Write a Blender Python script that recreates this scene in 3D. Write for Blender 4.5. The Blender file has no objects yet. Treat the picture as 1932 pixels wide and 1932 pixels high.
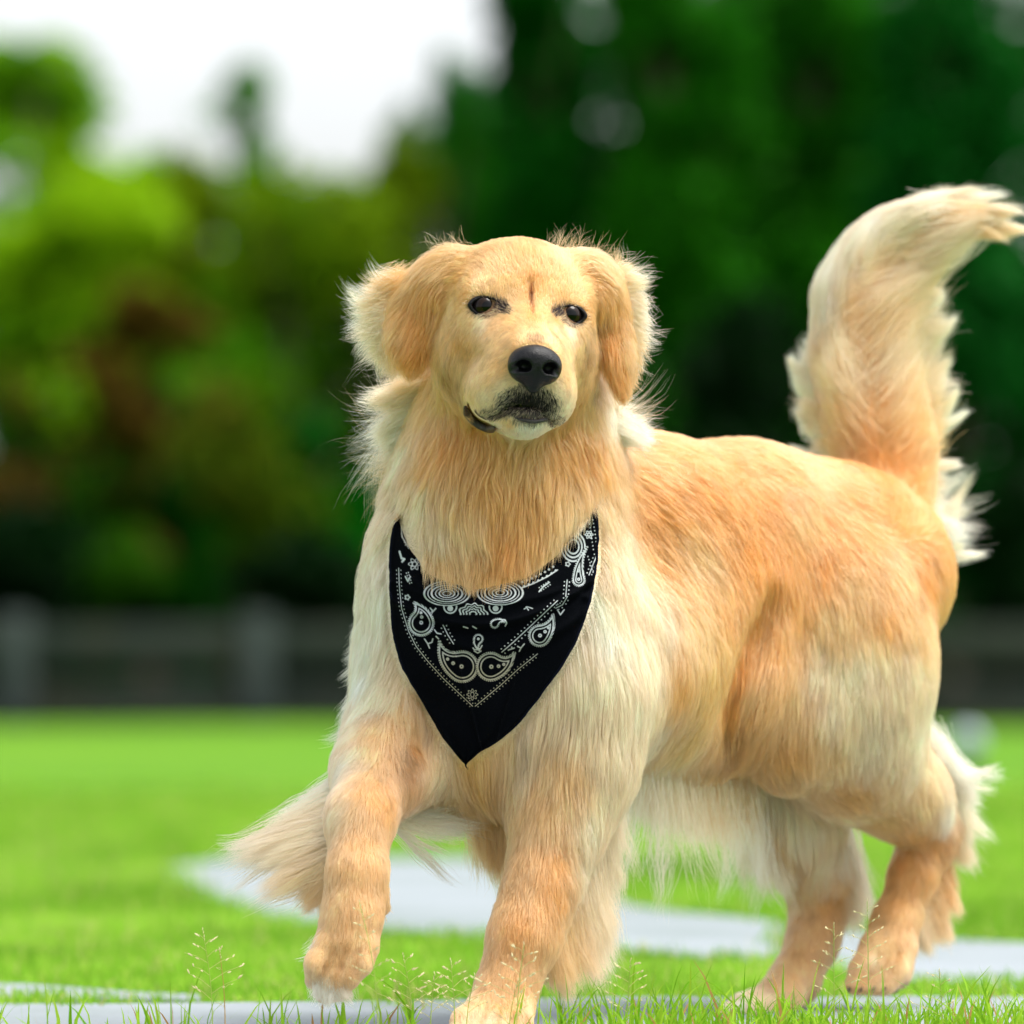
import bpy, math, random, time
import numpy as np
from mathutils import Vector, Matrix
from mathutils.bvhtree import BVHTree
from mathutils.kdtree import KDTree
T0 = time.time()
SC = bpy.context.scene
COL = SC.collection
random.seed(7)
RNG = np.random.default_rng(11)

# ------------------------------------------------------------------ camera, light, exposure
D0 = 6.5            # metres to the dog's eyes
FPX = 11316.0       # focal length in pixels of a 1932 pixel wide picture
HC = 0.38           # camera height
HY = 1303.0         # row of the horizon in that picture
cam = bpy.data.cameras.new('camera')
cam.sensor_width = 36.0
cam.lens = FPX / 1932.0 * 36.0
cam.shift_y = (HY - 966.0) / 1932.0
cam.clip_start = 0.1
cam.clip_end = 3000
cam.dof.use_dof = True
cam.dof.focus_distance = 6.40
cam.dof.aperture_fstop = 3.7
cam_o = bpy.data.objects.new('camera', cam)
cam_o.location = (0, 0, HC)
cam_o.rotation_euler = (math.radians(90), 0, 0)
COL.objects.link(cam_o)
SC.camera = cam_o

SUN_EL, SUN_AZ = math.radians(66), math.radians(100)   # azimuth from +Y (behind the dog) towards +X
world = bpy.data.worlds.new('World'); SC.world = world
world.use_nodes = True
wn = world.node_tree; wn.nodes.clear()
sky = wn.nodes.new('ShaderNodeTexSky'); sky.sky_type = 'NISHITA'
sky.sun_disc = False; sky.sun_elevation = SUN_EL; sky.sun_rotation = SUN_AZ
sky.air_density = 1.0; sky.dust_density = 4.0; sky.ozone_density = 1.0
hs = wn.nodes.new('ShaderNodeHueSaturation'); hs.inputs['Saturation'].default_value = 0.22
bg = wn.nodes.new('ShaderNodeBackground'); bg.inputs['Strength'].default_value = 0.15
wo = wn.nodes.new('ShaderNodeOutputWorld')
wn.links.new(sky.outputs[0], hs.inputs['Color']); wn.links.new(hs.outputs[0], bg.inputs['Color'])
wn.links.new(bg.outputs[0], wo.inputs['Surface'])
sun = bpy.data.lights.new('sun', 'SUN'); sun.energy = 1.5; sun.angle = math.radians(30); sun.color = (1.0, 0.95, 0.86)
sun_o = bpy.data.objects.new('sun', sun); COL.objects.link(sun_o)
sd = Vector((math.sin(SUN_AZ) * math.cos(SUN_EL), math.cos(SUN_AZ) * math.cos(SUN_EL), math.sin(SUN_EL)))
sun_o.rotation_euler = sd.to_track_quat('Z', 'Y').to_euler()
SC.view_settings.view_transform = 'Standard'
SC.view_settings.look = 'None'
SC.view_settings.exposure = 1.22
SC.view_settings.gamma = 1.0
SC.render.engine = 'CYCLES'
SC.cycles.max_bounces = 10
SC.cycles.diffuse_bounces = 4
SC.cycles.glossy_bounces = 3
SC.cycles.transmission_bounces = 10
SC.cycles.transparent_max_bounces = 8
SC.cycles.use_denoising = True
SC.cycles.sample_clamp_indirect = 6.0
SC.cycles_curves.shape = 'RIBBONS'

# ------------------------------------------------------------------ helpers
def P(px, py, d):
    """point at depth D0 + d metres seen at (px, py) of the 1932 picture; used to lay real 3D joints out"""
    Y = D0 + d
    return np.array([(px - 966.0) * Y / FPX, Y, HC - (py - HY) * Y / FPX])
def G(px, py):
    Y = FPX * HC / (py - HY)
    return np.array([(px - 966.0) * Y / FPX, Y, 0.0])
U = D0 / FPX        # one such pixel in metres at the dog

def tag(o, label=None, cat=None, group=None, kind=None):
    if label: o['label'] = label
    if cat: o['category'] = cat
    if group: o['group'] = group
    if kind: o['kind'] = kind
    return o
def empty(name, loc, label=None, cat=None, group=None):
    o = bpy.data.objects.new(name, None); COL.objects.link(o); o.location = loc
    o.empty_display_size = 0.1
    return tag(o, label, cat, group)
def mesh_np(name, V, F, mat=None, parent=None, smooth=True, cols=None, loc=None):
    """one mesh object from numpy arrays, F is (n,3) or (n,4)"""
    me = bpy.data.meshes.new(name)
    V = np.asarray(V, np.float32); F = np.asarray(F, np.int32)
    k = F.shape[1]
    me.vertices.add(len(V)); me.vertices.foreach_set('co', V.ravel())
    me.loops.add(F.size); me.loops.foreach_set('vertex_index', F.ravel())
    me.polygons.add(len(F))
    me.polygons.foreach_set('loop_start', np.arange(0, F.size, k, dtype=np.int32))
    me.polygons.foreach_set('loop_total', np.full(len(F), k, np.int32))
    if smooth: me.polygons.foreach_set('use_smooth', np.ones(len(F), bool))
    me.update(calc_edges=True)
    if cols is not None:
        c = np.ones((len(V), 4), np.float32); c[:, :3] = cols
        a = me.color_attributes.new('col', 'FLOAT_COLOR', 'POINT'); a.data.foreach_set('color', c.ravel())
    o = bpy.data.objects.new(name, me); COL.objects.link(o)
    if mat: me.materials.append(mat)
    if parent: o.parent = parent
    return o
_lat = {}
def noise3(p, scale, seed=0):
    """smooth value noise in -1..1, p (n,3) metres, scale = cell size"""
    if seed not in _lat: _lat[seed] = np.random.default_rng(1000 + seed).uniform(-1, 1, (32, 32, 32)).astype(np.float32)
    L = _lat[seed]; q = np.asarray(p) / scale + 500.37
    i = np.floor(q).astype(int); f = q - i; f = f * f * (3 - 2 * f)
    i &= 31; j = (i + 1) & 31
    x0, y0, z0 = i.T; x1, y1, z1 = j.T; fx, fy, fz = f.T
    c00 = L[x0, y0, z0] * (1 - fx) + L[x1, y0, z0] * fx
    c10 = L[x0, y1, z0] * (1 - fx) + L[x1, y1, z0] * fx
    c01 = L[x0, y0, z1] * (1 - fx) + L[x1, y0, z1] * fx
    c11 = L[x0, y1, z1] * (1 - fx) + L[x1, y1, z1] * fx
    return (c00 * (1 - fy) + c10 * fy) * (1 - fz) + (c01 * (1 - fy) + c11 * fy) * fz
def nrm(v): return v / np.maximum(np.linalg.norm(v, axis=-1, keepdims=True), 1e-9)

def mat_new(name):
    m = bpy.data.materials.new(name); m.use_nodes = True
    nt = m.node_tree; nt.nodes.clear()
    out = nt.nodes.new('ShaderNodeOutputMaterial')
    return m, nt, out
def mat_principled(name, color, rough=0.7, attr=None, noise=None, coat=0.0, spec=0.5, bump=None, sheen=0.0):
    """noise = (scale, colour2, lo, hi) mixes a second real colour in; bump = (scale, strength)"""
    m, nt, out = mat_new(name)
    b = nt.nodes.new('ShaderNodeBsdfPrincipled')
    b.inputs['Roughness'].default_value = rough
    b.inputs['Specular IOR Level'].default_value = spec
    b.inputs['Coat Weight'].default_value = coat
    b.inputs['Sheen Weight'].default_value = sheen
    b.inputs['Base Color'].default_value = (*color, 1)
    src = None
    if attr:
        a = nt.nodes.new('ShaderNodeAttribute'); a.attribute_name = attr; src = a.outputs['Color']
    tc = nt.nodes.new('ShaderNodeTexCoord')
    if noise:
        n = nt.nodes.new('ShaderNodeTexNoise'); n.inputs['Scale'].default_value = noise[0]; n.inputs['Detail'].default_value = 6
        nt.links.new(tc.outputs['Object'], n.inputs['Vector'])
        r = nt.nodes.new('ShaderNodeMapRange'); r.inputs['From Min'].default_value = noise[2]; r.inputs['From Max'].default_value = noise[3]
        nt.links.new(n.outputs['Fac'], r.inputs['Value'])
        mx = nt.nodes.new('ShaderNodeMix'); mx.data_type = 'RGBA'
        nt.links.new(r.outputs['Result'], mx.inputs['Factor'])
        if src: nt.links.new(src, mx.inputs['A'])
        else: mx.inputs['A'].default_value = (*color, 1)
        mx.inputs['B'].default_value = (*noise[1], 1)
        src = mx.outputs['Result']
    if src: nt.links.new(src, b.inputs['Base Color'])
    if bump:
        n = nt.nodes.new('ShaderNodeTexNoise'); n.inputs['Scale'].default_value = bump[0]; n.inputs['Detail'].default_value = 5
        nt.links.new(tc.outputs['Object'], n.inputs['Vector'])
        bp = nt.nodes.new('ShaderNodeBump'); bp.inputs['Strength'].default_value = bump[1]; bp.inputs['Distance'].default_value = 0.01
        nt.links.new(n.outputs['Fac'], bp.inputs['Height']); nt.links.new(bp.outputs[0], b.inputs['Normal'])
    nt.links.new(b.outputs[0], out.inputs['Surface'])
    return m
def mat_leaf(name, trans=0.45, rough=0.55, gain=1.0):
    m, nt, out = mat_new(name)
    a = nt.nodes.new('ShaderNodeAttribute'); a.attribute_name = 'col'
    d = nt.nodes.new('ShaderNodeBsdfPrincipled'); d.inputs['Roughness'].default_value = rough
    d.inputs['Specular IOR Level'].default_value = 0.06
    t = nt.nodes.new('ShaderNodeBsdfTranslucent')
    mx = nt.nodes.new('ShaderNodeMixShader'); mx.inputs[0].default_value = trans
    nt.links.new(a.outputs['Color'], d.inputs['Base Color']); nt.links.new(a.outputs['Color'], t.inputs['Color'])
    nt.links.new(d.outputs[0], mx.inputs[1]); nt.links.new(t.outputs[0], mx.inputs[2]); nt.links.new(mx.outputs[0], out.inputs['Surface'])
    return m
def box_arrays(boxes):
    V, F = [], []
    for (x0, x1, y0, y1, z0, z1) in boxes:
        n = len(V)
        V += [(x0, y0, z0), (x1, y0, z0), (x1, y1, z0), (x0, y1, z0), (x0, y0, z1), (x1, y0, z1), (x1, y1, z1), (x0, y1, z1)]
        F += [(n, n + 3, n + 2, n + 1), (n + 4, n + 5, n + 6, n + 7), (n, n + 1, n + 5, n + 4), (n + 1, n + 2, n + 6, n + 5), (n + 2, n + 3, n + 7, n + 6), (n + 3, n, n + 4, n + 7)]
    return V, F
def bevel(o, w, seg=2):
    m = o.modifiers.new('bevel', 'BEVEL'); m.width = w; m.segments = seg; m.limit_method = 'ANGLE'
    return o
def tube_arrays(pts, rad, sides=6, off=0):
    pts = np.asarray(pts, float); n = len(pts); rad = np.broadcast_to(np.asarray(rad, float), (n,))
    t = nrm(np.gradient(pts, axis=0)); ref = np.array([0.3, 0.9, 0.2]); a = nrm(np.cross(t, ref)); b = np.cross(t, a)
    ang = np.linspace(0, 2 * math.pi, sides, endpoint=False)
    V = (pts[:, None] + rad[:, None, None] * (np.cos(ang)[None, :, None] * a[:, None] + np.sin(ang)[None, :, None] * b[:, None])).reshape(-1, 3)
    i = np.arange(n - 1)[:, None] * sides; j = np.arange(sides)[None]; k = (j + 1) % sides
    F = np.stack([i + j, i + k, i + sides + k, i + sides + j], -1).reshape(-1, 4) + off
    return V, F
# ------------------------------------------------------------------ ground, slabs, grass
def make_ground():
    m, nt, out = mat_new('lawn_soil')
    b = nt.nodes.new('ShaderNodeBsdfPrincipled'); b.inputs['Roughness'].default_value = 0.9; b.inputs['Specular IOR Level'].default_value = 0.1
    tc = nt.nodes.new('ShaderNodeTexCoord')
    n1 = nt.nodes.new('ShaderNodeTexNoise'); n1.inputs['Scale'].default_value = 0.45; n1.inputs['Detail'].default_value = 3
    n2 = nt.nodes.new('ShaderNodeTexNoise'); n2.inputs['Scale'].default_value = 9.0; n2.inputs['Detail'].default_value = 8
    for n in (n1, n2): nt.links.new(tc.outputs['Object'], n.inputs['Vector'])
    r1 = nt.nodes.new('ShaderNodeValToRGB'); e = r1.color_ramp.elements
    e[0].position = 0.35; e[0].color = (0.040, 0.165, 0.002, 1); e[1].position = 0.65; e[1].color = (0.105, 0.23, 0.004, 1)
    r2 = nt.nodes.new('ShaderNodeValToRGB'); e = r2.color_ramp.elements
    e[0].position = 0.3; e[0].color = (0.045, 0.15, 0.002, 1); e[1].position = 0.7; e[1].color = (0.13, 0.25, 0.008, 1)
    mx = nt.nodes.new('ShaderNodeMix'); mx.data_type = 'RGBA'; mx.inputs['Factor'].default_value = 0.5
    nt.links.new(n1.outputs['Fac'], r1.inputs[0]); nt.links.new(n2.outputs['Fac'], r2.inputs[0])
    nt.links.new(r1.outputs[0], mx.inputs['A']); nt.links.new(r2.outputs[0], mx.inputs['B'])
    nt.links.new(mx.outputs['Result'], b.inputs['Base Color']); nt.links.new(b.outputs[0], out.inputs['Surface'])
    # one sheet to the horizon with finer cells near by
    xs = np.concatenate([np.linspace(-1500, -40, 6), np.linspace(-30, 30, 61), np.linspace(40, 1500, 6)])
    ys = np.concatenate([np.linspace(-600, -20, 4), np.linspace(-10, 90, 101), np.linspace(120, 2500, 8)])
    X, Y = np.meshgrid(xs, ys); n = len(xs)
    p = np.stack([X.ravel(), Y.ravel(), np.zeros(X.size)], 1)
    w = np.clip((p[:, 1] - 18) / 20, 0, 1) * (np.abs(p[:, 0]) < 60)
    p[:, 2] = w * 0.10 * noise3(p * [1, 1, 0], 7.0, 3) - 0.002
    i = np.arange(len(ys) - 1)[:, None] * n + np.arange(n - 1)[None]
    F = np.stack([i, i + 1, i + n + 1, i + n], -1).reshape(-1, 4)
    tag(mesh_np('lawn', p, F, m), kind='structure')
make_ground()
def litter():
    # dark bare soil and leaf litter under the trees beyond the fence
    xs = np.linspace(-45, 60, 80); ys = np.linspace(61.0, 100, 24); X, Y = np.meshgrid(xs, ys); p = np.stack([X.ravel(), Y.ravel(), np.zeros(X.size)], 1)
    p[:, 1] += np.where(p[:, 1] < 62, .5 * noise3(p, 1.6, 4), 0); p[:, 2] = 0.012 + 0.10 * noise3(np.stack([p[:, 0], p[:, 1], 0 * p[:, 0]], 1), 7.0, 3) + .03
    n = len(xs); i = np.arange(len(ys) - 1)[:, None] * n + np.arange(n - 1)[None]; F = np.stack([i, i + 1, i + n + 1, i + n], -1).reshape(-1, 4)
    tag(mesh_np('soil', p, F, mat_principled('leaf_litter', (.014, .016, .008), .95, noise=(2, (.008, .02, .005), .4, .7), spec=.05)), kind='structure')
litter()

M_SLAB = mat_principled('slab_concrete', (0.25, 0.28, 0.305), 0.85, noise=(2.2, (0.17, 0.205, 0.20), 0.4, 0.7), bump=(60, 0.25), spec=0.2)
def slab_poly(pix, top=0.012):
    g = np.array([G(*p) for p in pix]); n = len(g)
    V = np.vstack([g + [0, 0, top], g + [0, 0, -0.03]])
    me = bpy.data.meshes.new('path_slab')
    me.from_pydata(V.tolist(), [], [tuple(range(n))[::-1]] + [(i, (i + 1) % n, n + (i + 1) % n, n + i) for i in range(n)])
    import bmesh
    bm = bmesh.new(); bm.from_mesh(me); bmesh.ops.recalc_face_normals(bm, faces=bm.faces); bm.to_mesh(me); bm.free()
    me.materials.append(M_SLAB)
    o = bpy.data.objects.new('path_slab', me); COL.objects.link(o); bevel(o, 0.006)
    return tag(o, kind='structure')
# slabs of the diagonal path: edges laid out on the ground as it crosses the lawn
SLABS = [
    [(300, 1645), (470, 1628), (960, 1630), (1010, 1790), (800, 1784), (560, 1756), (380, 1708)],
    [(985, 1650), (1130, 1690), (1200, 1722), (1330, 1738), (1470, 1752), (1470, 1832), (1340, 1822), (1200, 1808), (1035, 1795)],
    [(1480, 1754), (1700, 1782), (2300, 1812), (2500, 1880), (2100, 1892), (1760, 1872), (1480, 1834)],
    [(-600, 1856), (-200, 1866), (60, 1874), (250, 1888), (380, 1894), (380, 1902), (60, 1897), (-600, 1885)],
    [(-900, 1912), (250, 1912), (760, 1906), (780, 1990), (700, 2100), (-900, 2100)],
    [(775, 1905), (1250, 1897), (1420, 1900), (1430, 1990), (1400, 2100), (790, 2100)],
    [(1435, 1901), (1700, 1897), (2600, 1900), (3000, 2100), (1445, 2100)],
]
for s in SLABS: slab_poly(s)
def in_poly(x, y, poly):
    ins = np.zeros(len(x), bool); n = len(poly)
    for i in range(n):
        x0, y0 = poly[i]; x1, y1 = poly[(i + 1) % n]
        c = ((y0 > y) != (y1 > y)) & (x < (x1 - x0) * (y - y0) / (y1 - y0 + 1e-12) + x0)
        ins ^= c
    return ins
SLAB_XY = [[tuple(G(*p)[:2]) for p in s] for s in SLABS]

def blades(name, base, h, w, cols, mat, lean=0.5):
    """grass blades: 3 segment tapering strips, base (n,3)"""
    n = len(base); az = RNG.uniform(0, 2 * math.pi, n); fa = RNG.uniform(0, 2 * math.pi, n)
    ld = np.stack([np.cos(az), np.sin(az), 0 * az], 1); sd_ = np.stack([np.cos(fa), np.sin(fa), 0 * fa], 1)
    le = RNG.uniform(0.05, lean, n)[:, None]
    V = np.zeros((n, 7, 3)); up = np.array([0, 0, 1.0]); H = h[:, None]; W = w[:, None]
    for k, s in enumerate((0, 0.4, 0.75)):
        c = base + H * (up * (s - 0.3 * le * s * s) + ld * le * s * s)
        ww = W * (1, 0.85, 0.5)[k]
        V[:, 2 * k] = c - sd_ * ww; V[:, 2 * k + 1] = c + sd_ * ww
    V[:, 6] = base + H * (up * (1 - 0.3 * le) + ld * le)
    i = np.arange(n)[:, None] * 7
    tri = np.array([[0, 1, 3], [0, 3, 2], [2, 3, 5], [2, 5, 4], [4, 5, 6]])
    F = (i[:, :, None] + tri[None]).reshape(-1, 3)
    return mesh_np(name, V.reshape(-1, 3), F, mat, cols=np.repeat(cols, 7, 0))
M_GRASS = mat_leaf('grass_blade', 0.5)
def grass_field():
    def field(n, y0, y1, hmin, hmax, wmin, wmax, spread=1.0, thin=None):
        t = RNG.uniform(0, 1, n); y = 1 / (1 / y0 + (1 / y1 - 1 / y0) * t) if y1 > 9 else RNG.uniform(y0, y1, n)
        x = RNG.uniform(-1, 1, n) * (966 / FPX * y * 1.25 + 0.5) * spread
        keep = np.ones(n, bool)
        for s in SLAB_XY:
            keep &= ~in_poly(x + RNG.normal(0, 0.02, n), y + RNG.normal(0, 0.05, n) + .10 * noise3(np.stack([x, y, 0 * x], 1), .12, 77), s)
        x, y = x[keep], y[keep]
        b = np.stack([x, y, 0 * x - 0.002], 1)
        return b
    out = []
    b = field(150000, 6.9, 22, 0, 0, 0, 0)
    tone = noise3(b, 0.5, 5)[:, None] * 0.5 + noise3(b, 0.09, 6)[:, None] * 0.4
    c = np.array([0.21, 0.44, 0.030]) * (1 + 0.7 * tone) + np.array([0.22, 0.10, 0.06]) * np.clip(tone + RNG.normal(0, 0.3, (len(b), 1)), 0, 1)
    dry = RNG.uniform(0, 1, len(b)) < .05 + .10 * np.clip(noise3(b, .35, 78), 0, 1); c[dry] = (.55, .50, .20)
    h = (0.018 + 0.012 * (noise3(b, 0.25, 8) + 1)) * RNG.uniform(0.6, 1.3, len(b)) * np.clip(b[:, 1] / 8, 1, 1.6)
    o = blades('grass', b, h, RNG.uniform(0.0014, 0.0024, len(b)) * np.clip(b[:, 1] / 8, 1, 3), c, M_GRASS, 0.7)
    tag(o, 'short bright green lawn grass growing between the pale slabs', 'grass', kind='stuff')
    # tufts in the joint at the very front, close to the focal plane
    n = 7000
    x = RNG.uniform(-1.0, 1.0, n); y = RNG.uniform(6.20, 6.55, n)
    dens = 0.06 + 0.9 * np.clip((x * FPX / 6.4 + 966 - 960) / 300, 0, 1) + 0.5 * np.clip(noise3(np.stack([x, y, 0 * x], 1), 0.04, 21), 0, 1)
    k = RNG.uniform(0, 1, n) < dens * 0.6
    x, y = x[k], y[k]
    b = np.stack([x, y, 0 * x + 0.004], 1)
    h = RNG.gamma(6, 0.0062, len(b)) * (1 + 0.5 * noise3(b, 0.06, 22))
    h = np.clip(h, 0.012, 0.085) + 0.012
    mixc = RNG.uniform(0, 1, (len(b), 1))
    c = np.array([0.14, 0.36, 0.01]) * (1 - mixc) + np.array([0.34, 0.55, 0.04]) * mixc
    br = RNG.uniform(0, 1, len(b)) < 0.06; c[br] = (0.42, 0.24, 0.08)
    o = blades('grass_tuft', b, h, RNG.uniform(0.0010, 0.0024, len(b)), c, M_GRASS, 0.8)
    tag(o, 'crisp upright grass blades along the front edge of the pavement', 'grass', kind='stuff')
grass_field()

M_SEED = mat_leaf('seed_husk', 0.45)
def seed_grass(px, py_top, d, label, lean, nb=9, size=1.0, stemcol=(0.30, 0.42, 0.08), seed=0):
    """a panicle grass: curved stem, side branches each with small spikelets, and two basal leaves"""
    r = random.Random(seed)
    base = P(px, 1930, d); base[2] = 0.0; top = P(px + lean, py_top, d)
    root = empty('seed_grass', base, label, 'grass', 'flowering grasses in front of the dog')
    top = top - base; n = 12
    s = np.linspace(0, 1, n)[:, None]
    pts = top * s + np.array([-lean * U * 0.35, 0.01, 0]) * np.sin(s * math.pi)
    V, F = tube_arrays(pts, np.linspace(0.0007, 0.00032, n), 5)
    mesh_np('stem', V, F, M_SEED, root, cols=np.tile(stemcol, (len(V), 1)))
    Vb, Fb, Vs, Fs = [], [], [], []; no = so = 0
    for i in range(nb):
        t = 0.42 + 0.56 * i / nb; c = pts[int(t * (n - 1))] * (1 - (t * (n - 1)) % 1) + pts[min(n - 1, int(t * (n - 1)) + 1)] * ((t * (n - 1)) % 1)
        L = 0.026 * size * (1.15 - t) * 1.5 * r.uniform(0.7, 1.2)
        a = r.uniform(0, 6.28); side = 1 if i % 2 else -1
        dr = np.array([side * (0.8 + 0.2 * math.cos(a)), 0.5 * math.sin(a), 0.45])
        e = c + dr * L; e2 = c + dr * L * 0.5 + np.array([0, 0, 0.002])
        v, f = tube_arrays([c, e2, e], [0.0003, 0.00025, 0.0002], 4, no); Vb.append(v); Fb.append(f); no += len(v)
        for q in range(2 + int(3 * r.random())):
            u = r.uniform(0.35, 1.05); p0 = c + dr * L * u; dd = nrm(dr + np.array([r.uniform(-.5, .5), r.uniform(-.4, .4), r.uniform(-.1, .7)]))
            ll = r.uniform(0.0022, 0.0042) * size
            v, f = tube_arrays([p0, p0 + dd * ll * .35, p0 + dd * ll * .7, p0 + dd * ll], [0.0002, 0.00062 * size, 0.0005 * size, 0.0001], 5, so)
            Vs.append(v); Fs.append(f); so += len(v)
    for q in range(4):
        t = 0.9 + 0.1 * q / 4; p0 = pts[-2] + (pts[-1] - pts[-2]) * q / 3.0; dd = nrm(np.array([r.uniform(-.3, .3), r.uniform(-.3, .3), 1])); ll = 0.0035
        v, f = tube_arrays([p0, p0 + dd * ll * .4, p0 + dd * ll], [0.0002, 0.0006, 0.0001], 5, so); Vs.append(v); Fs.append(f); so += len(v)
    mesh_np('branch', np.vstack(Vb), np.vstack(Fb), M_SEED, root, cols=np.tile((0.60, 0.58, 0.24), (no, 1)))
    mesh_np('spikelet', np.vstack(Vs), np.vstack(Fs), M_SEED, root, cols=np.tile((0.82, 0.76, 0.48), (so, 1)))
SEEDS = [
    (400, 1755, -.18, 'leftmost flowering grass standing alone on the left of the dog', -18, 11, 1.5),
    (424, 1792, -.16, 'thin reddish grass stalk close beside the leftmost flowering grass', -10, 3, .5),
    (712, 1702, -.30, 'tall green grass stalk crossing in front of the raised paw', -34, 11, 1.1),
    (778, 1802, -.16, 'pale seed head just right of the raised paw', -18, 10, 1.3),
    (812, 1838, -.17, 'short leaning grass between the two front paws, nearest the raised paw', 8, 8, 1.1),
    (858, 1812, -.19, 'wispy forked seed head midway between the two front paws', -8, 10, 1.3),
    (880, 1840, -.16, 'small pale seed head touching the left side of the planted front paw', 16, 8, 1.2),
    (960, 1850, -.28, 'low seed grass over the toes of the planted front paw', 18, 8, 1.2),
    (975, 1782, -.29, 'tall open seed head in front of the planted foreleg', 14, 11, 1.5),
    (1184, 1812, -.18, 'slender pale seed head right of the planted foreleg', 6, 10, 1.3),
    (1575, 1745, -.16, 'tall slender seed stalk in front of the planted hind leg', -2, 11, 1.2),
    (1640, 1700, -.15, 'tallest seed stalk before the lifted hind paw', -4, 12, 1.2),
    (1780, 1832, -.17, 'short seed stalk below the lifted hind paw on the right', -8, 7, 1.0),
]
for i, (px, py, d, lab, ln, nb, sz) in enumerate(SEEDS):
    seed_grass(px, py, d, lab, ln, nb, sz, (0.55, 0.36, 0.12) if i == 1 else (0.42, 0.55, 0.12), seed=i + 3)

# ------------------------------------------------------------------ fence
M_POST = mat_principled('weathered_post', (0.034, 0.047, 0.044), 0.85, noise=(3, (0.025, 0.04, 0.033), 0.4, 0.7), bump=(20, 0.3))
M_RAIL = mat_principled('weathered_rail', (0.012, 0.022, 0.014), 0.85, noise=(2, (0.024, 0.026, 0.012), 0.45, 0.7), bump=(20, 0.3))
FY = 62.0
def fence():
    s = FPX / FY; X = lambda px: (px - 966) / s; Z = lambda py: HC + (HY - py) / s
    root = empty('fence', (0, FY, 0), 'long dark post and rail fence at the far edge of the lawn', 'fence')
    posts = [-4200, -3740, -3280, -2820, -2370, -1910, -1450, -1000, -600, -190, 30, 487, 900, 1330, 1700, 2120, 2600, 3050, 3500, 3960, 4420, 4880, 5340, 5800]
    for p in posts:
        V, F = box_arrays([(X(p) - .17, X(p) + .17, -.12, .12, -.1, Z(1158))])
        bevel(mesh_np('post', V, F, M_POST, root, False), .02)
    ends = [-4600] + posts + [6200]
    for i in range(len(ends) - 1):
        a, b = X(ends[i]) + .17, X(ends[i + 1]) - .17
        for (z0, z1) in ((Z(1255), Z(1178)), (Z(1352), Z(1292))):
            V, F = box_arrays([(a, b, -.03, .03, z0, z1)])
            bevel(mesh_np('rail', V, F, M_RAIL, root, False), .01)
fence()
def far_ball():
    # small pale round ball on a short base behind the dog
    Y = 28.0; X = (1826 - 966) * Y / FPX
    root = empty('pale_ball', (X, Y, 0), 'small round pale ball in the lawn behind the hind leg', 'lamp')
    u = np.linspace(0, math.pi, 14); v = np.linspace(0, 2 * math.pi, 20, endpoint=False)
    zc = HC + (HY - 1400) * Y / FPX
    V = [(0.075 * math.sin(a) * math.cos(b), 0.075 * math.sin(a) * math.sin(b), zc + 0.075 * math.cos(a)) for a in u for b in v]
    F = [(i * 20 + j, i * 20 + (j + 1) % 20, (i + 1) * 20 + (j + 1) % 20, (i + 1) * 20 + j) for i in range(13) for j in range(20)]
    mesh_np('globe', V, F, mat_principled('white_globe', (0.30, 0.37, 0.40), 0.35), root)
    V, F = tube_arrays([(0, 0, -0.02), (0, 0, 0.02), (0, 0, zc - 0.07)], [0.06, 0.045, 0.04], 12)
    mesh_np('base', V, F, M_POST, root)
far_ball()

# ------------------------------------------------------------------ trees and shrubs
M_LEAF = mat_leaf('leaf', 0.35, 0.5)
M_BARK = mat_principled('bark', (0.10, 0.075, 0.05), 0.9, bump=(8, 0.5))
def crown(root, lobes, n, leaf, c1, c2, c3=None, name='crown', dens_noise=0.35):
    """leaves scattered through overlapping lobes (cx,cy,cz,rx,ry,rz) with clumps and gaps"""
    w = np.array([l[3] * l[5] for l in lobes]); w = w / w.sum()
    idx = RNG.choice(len(lobes), n * 2, p=w); L = np.array(lobes)[idx]
    d = nrm(RNG.normal(0, 1, (n * 2, 3))); r = RNG.uniform(0, 1, (n * 2, 1)) ** (1 / 2.2)
    p = L[:, :3] + d * r * L[:, 3:]
    nz = noise3(p, 0.9, 31) + 0.6 * noise3(p, 0.4, 32)
    p = p[nz > -dens_noise][:n]; n = len(p)
    p += 0.15 * np.stack([noise3(p, .3, 33), noise3(p, .3, 34), noise3(p, .3, 35)], 1)
    a = nrm(RNG.normal(0, 1, (n, 3)) + [0, 0, .6]); b = nrm(np.cross(a, RNG.normal(0, 1, (n, 3)))); c = np.cross(a, b)
    s = (leaf * RNG.uniform(.6, 1.4, (n, 1)))
    V = np.stack([p - b * s, p + c * s * .5, p + b * s, p - c * s * .5], 1).reshape(-1, 3)
    F = np.arange(4 * n).reshape(n, 4)
    t = np.clip(.5 + .5 * noise3(p, 1.2, 36) + RNG.normal(0, .15, n), 0, 1)[:, None]
    cc = np.array(c1) * (1 - t) + np.array(c2) * t
    if c3 is not None:
        k = (noise3(p, .8, 37) > .25)[:, None]; cc = np.where(k, np.array(c3), cc)
    return mesh_np(name, V, F, M_LEAF, root, False, cols=np.repeat(cc, 4, 0))
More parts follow.
